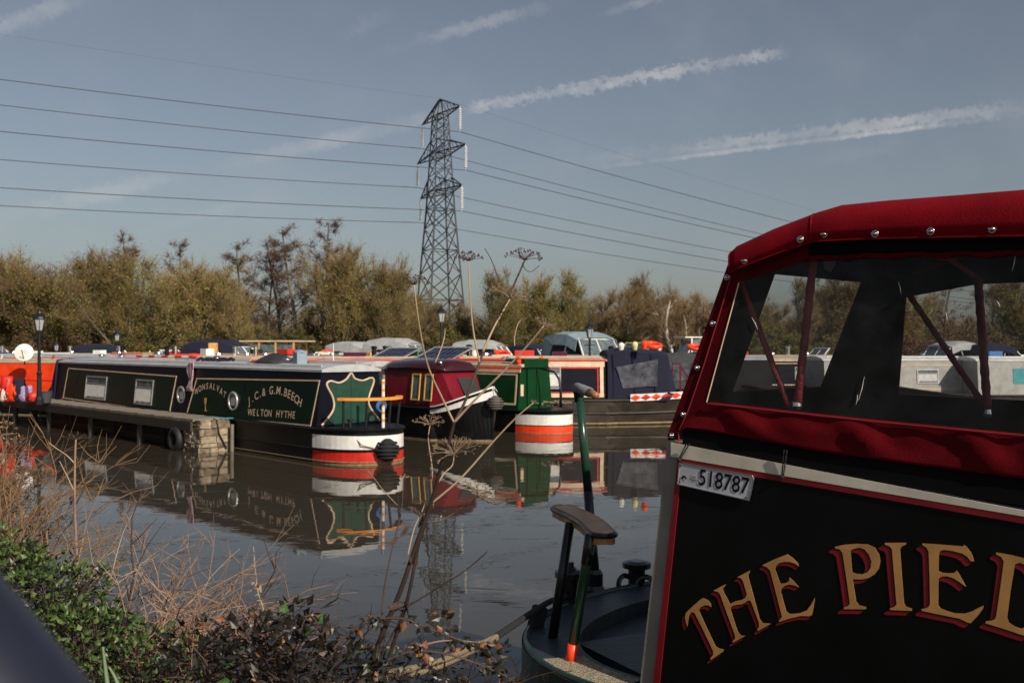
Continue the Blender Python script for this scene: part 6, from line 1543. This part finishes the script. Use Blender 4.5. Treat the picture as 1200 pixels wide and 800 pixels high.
cane([(340, 790), (352, 740), (362, 720), (375, 735), (382, 760)], 2.8, .003, 'short hooked bramble cane on the dark heap', nleaf=5, seed=5)
cane([(310, 800), (313, 760), (309, 715), (302, 690), (297, 640)], 2.9, .003, 'thin upright pale cane above the dark brambles', m=m_stem, nleaf=3, seed=6, mats=(m_stem, m_bramr))
cane([(525, 760), (530, 735), (524, 725), (515, 718)], 2.9, .0025, 'short bramble tip below the pylon reflection', nleaf=5, seed=8)
# ---- dry twig thickets
def thicket(label, base, n, spread, heights, Yr, m, seed, side=8, r=.003, lean=(0, 0), name='dry_twigs', curve=.3):
    rg = random.Random(seed); t = thing(name, label, 'dry stems', P(base[0], base[1], sum(Yr)/2)); q = MB()
    for k in range(n):
        Y = rg.uniform(*Yr); x0 = base[0]+rg.gauss(0, spread*.5); y0 = base[1]+rg.uniform(-10, 40); p = P(x0, y0, Y)
        hgt = rg.uniform(*heights)/1200*Y; ax = rg.gauss(lean[0], .5); d = Vector((ax, rg.gauss(0, .25), rg.uniform(.5, 1)+lean[1])).normalized(); pts = [p]; nn = 7
        for i in range(nn):
            d = (d+Vector((rg.gauss(0, curve*.5)+ax*.08, rg.gauss(0, .1), rg.gauss(0, curve*.3)-.05))).normalized(); pts.append(pts[-1]+d*hgt/nn)
        rr = r*rg.uniform(.6, 1.3); q.tube(pts, taper(len(pts), rr, rr*.3), 5, caps=False)
        for j in range(side):
            i = rg.randrange(1, nn); dd = ((pts[i+1]-pts[i]).normalized()+Vector((rg.gauss(0, .8), rg.gauss(0, .5), rg.gauss(.1, .5)))).normalized(); L = hgt*rg.uniform(.08, .32)
            a = pts[i]; b = a+dd*L*.5; c = b+(dd+Vector((rg.gauss(0, .35), 0, rg.gauss(.05, .35)))).normalized()*L*.5; q.tube([a, b, c], [rr*.5, rr*.4, rr*.2], 3, caps=False)
    q.build('stems', m, t, local=False); return t
thicket('thicket of pinkish dry twigs leaning right over the water', (195, 760), 62, 85, (110, 215), (3.0, 3.7), m_twigp, 3, lean=(.55, 0))
thicket('dark bare twigs leaning far right across the pinkish thicket', (215, 770), 12, 60, (150, 270), (2.9, 3.3), m_stemd, 4, lean=(.9, .1), r=.0035, side=5)
thicket('tangle of pale stems in front of the dark brambles', (250, 805), 26, 90, (60, 140), (2.8, 3.1), m_twigp, 5, lean=(.2, 0), side=7)
thicket('tall tawny dry thicket at the left edge before the jetty', (-12, 655), 90, 42, (90, 195), (4.6, 5.6), m_twigt, 6, lean=(-.02, .3), r=.0042, side=14)
thicket('low tawny twigs between the ivy and the left thicket', (60, 665), 30, 90, (50, 120), (4.0, 4.8), m_twigt, 7, lean=(.3, 0), side=8)
thicket('pale dry stems rising out of the green ivy', (120, 700), 22, 110, (70, 150), (3.4, 3.9), m_stem, 8, lean=(.45, 0), side=5, r=.0022)
mound('dry_thicket', 'brown leafed tangle at the far left edge above the ivy', 'bush', [(-15, 560, 5.3, .22, .30, .3), (-5, 620, 5.0, .26, .2, .3), (-20, 510, 5.6, .16, .14, .2)], [m_twigt, m_stemd, m_bram], (6, 3, 2), .022, 200, 12, stemmat=m_twigt)
for i, (path, lab) in enumerate((([(127, 810), (124, 785), (121, 757)], 'short pale green blade at the bottom left'), ([(140, 810), (136, 795), (128, 780)], 'second green blade leaning left at the bottom left'))):
    q = MB(); o = spline([P(x, y, 2.6) for x, y in path]); n = len(o)
    q.loft([[p+Vector((-.009*(1-.7*k/n), 0, 0)), p+Vector((0, -.003, 0)), p+Vector((.009*(1-.7*k/n), 0, 0)), p+Vector((0, .001, 0))] for k, p in enumerate(o)]); tag(q.build('reed_blade', m_reed, smooth=True), lab, 'reed')
thicket('dark leafless bramble stems rising from the bottom centre', (330, 800), 40, 130, (50, 120), (2.75, 3.0), m_main, 15, lean=(.1, .1), side=8, r=.0024)
thicket('dark bramble stems below the rope at the bottom of the picture', (540, 815), 26, 110, (40, 90), (2.8, 3.1), m_main, 16, lean=(0, .1), side=8, r=.0022)
# grass and ground cover on the bank
rg = random.Random(9); q = MB()
for k in range(5200):
    x = rg.uniform(-6, 2.2); y = float(np.interp(x, EX, EYY))-rg.uniform(.1, 2.6)
    if abs(x) < .5 and abs(y) < .6: continue
    z = ground_h(x, y)-.02
    if z < -.1: continue
    h = rg.uniform(.08, .28); dx, dy = rg.gauss(0, .08), rg.gauss(0, .08); w = rg.uniform(.002, .005)
    q.quadface([(x-w, y, z), (x+w, y, z), (x+dx, y+dy, z+h)], rg.choice((0, 0, 1)))
tag(q.build('bank_grass', [mat('bank grass', (.06, .09, .02), .8), m_twigt]), 'rough green and straw coloured grass along the near bank', 'grass', kind='stuff')
# near handrail, out of focus
q = MB(); d0 = P(-125, 700, .42); d1 = P(35, 900, .40); dd = (d1-d0).normalized()
q.tube([d0-dd*.55, d0, d1, d1+dd*.5], .036, 20)
tag(q.build('handrail', mat('dark blue handrail paint', (.012, .014, .026), .35), smooth=True), 'dark blurred handrail sloping across the bottom left corner', 'handrail')
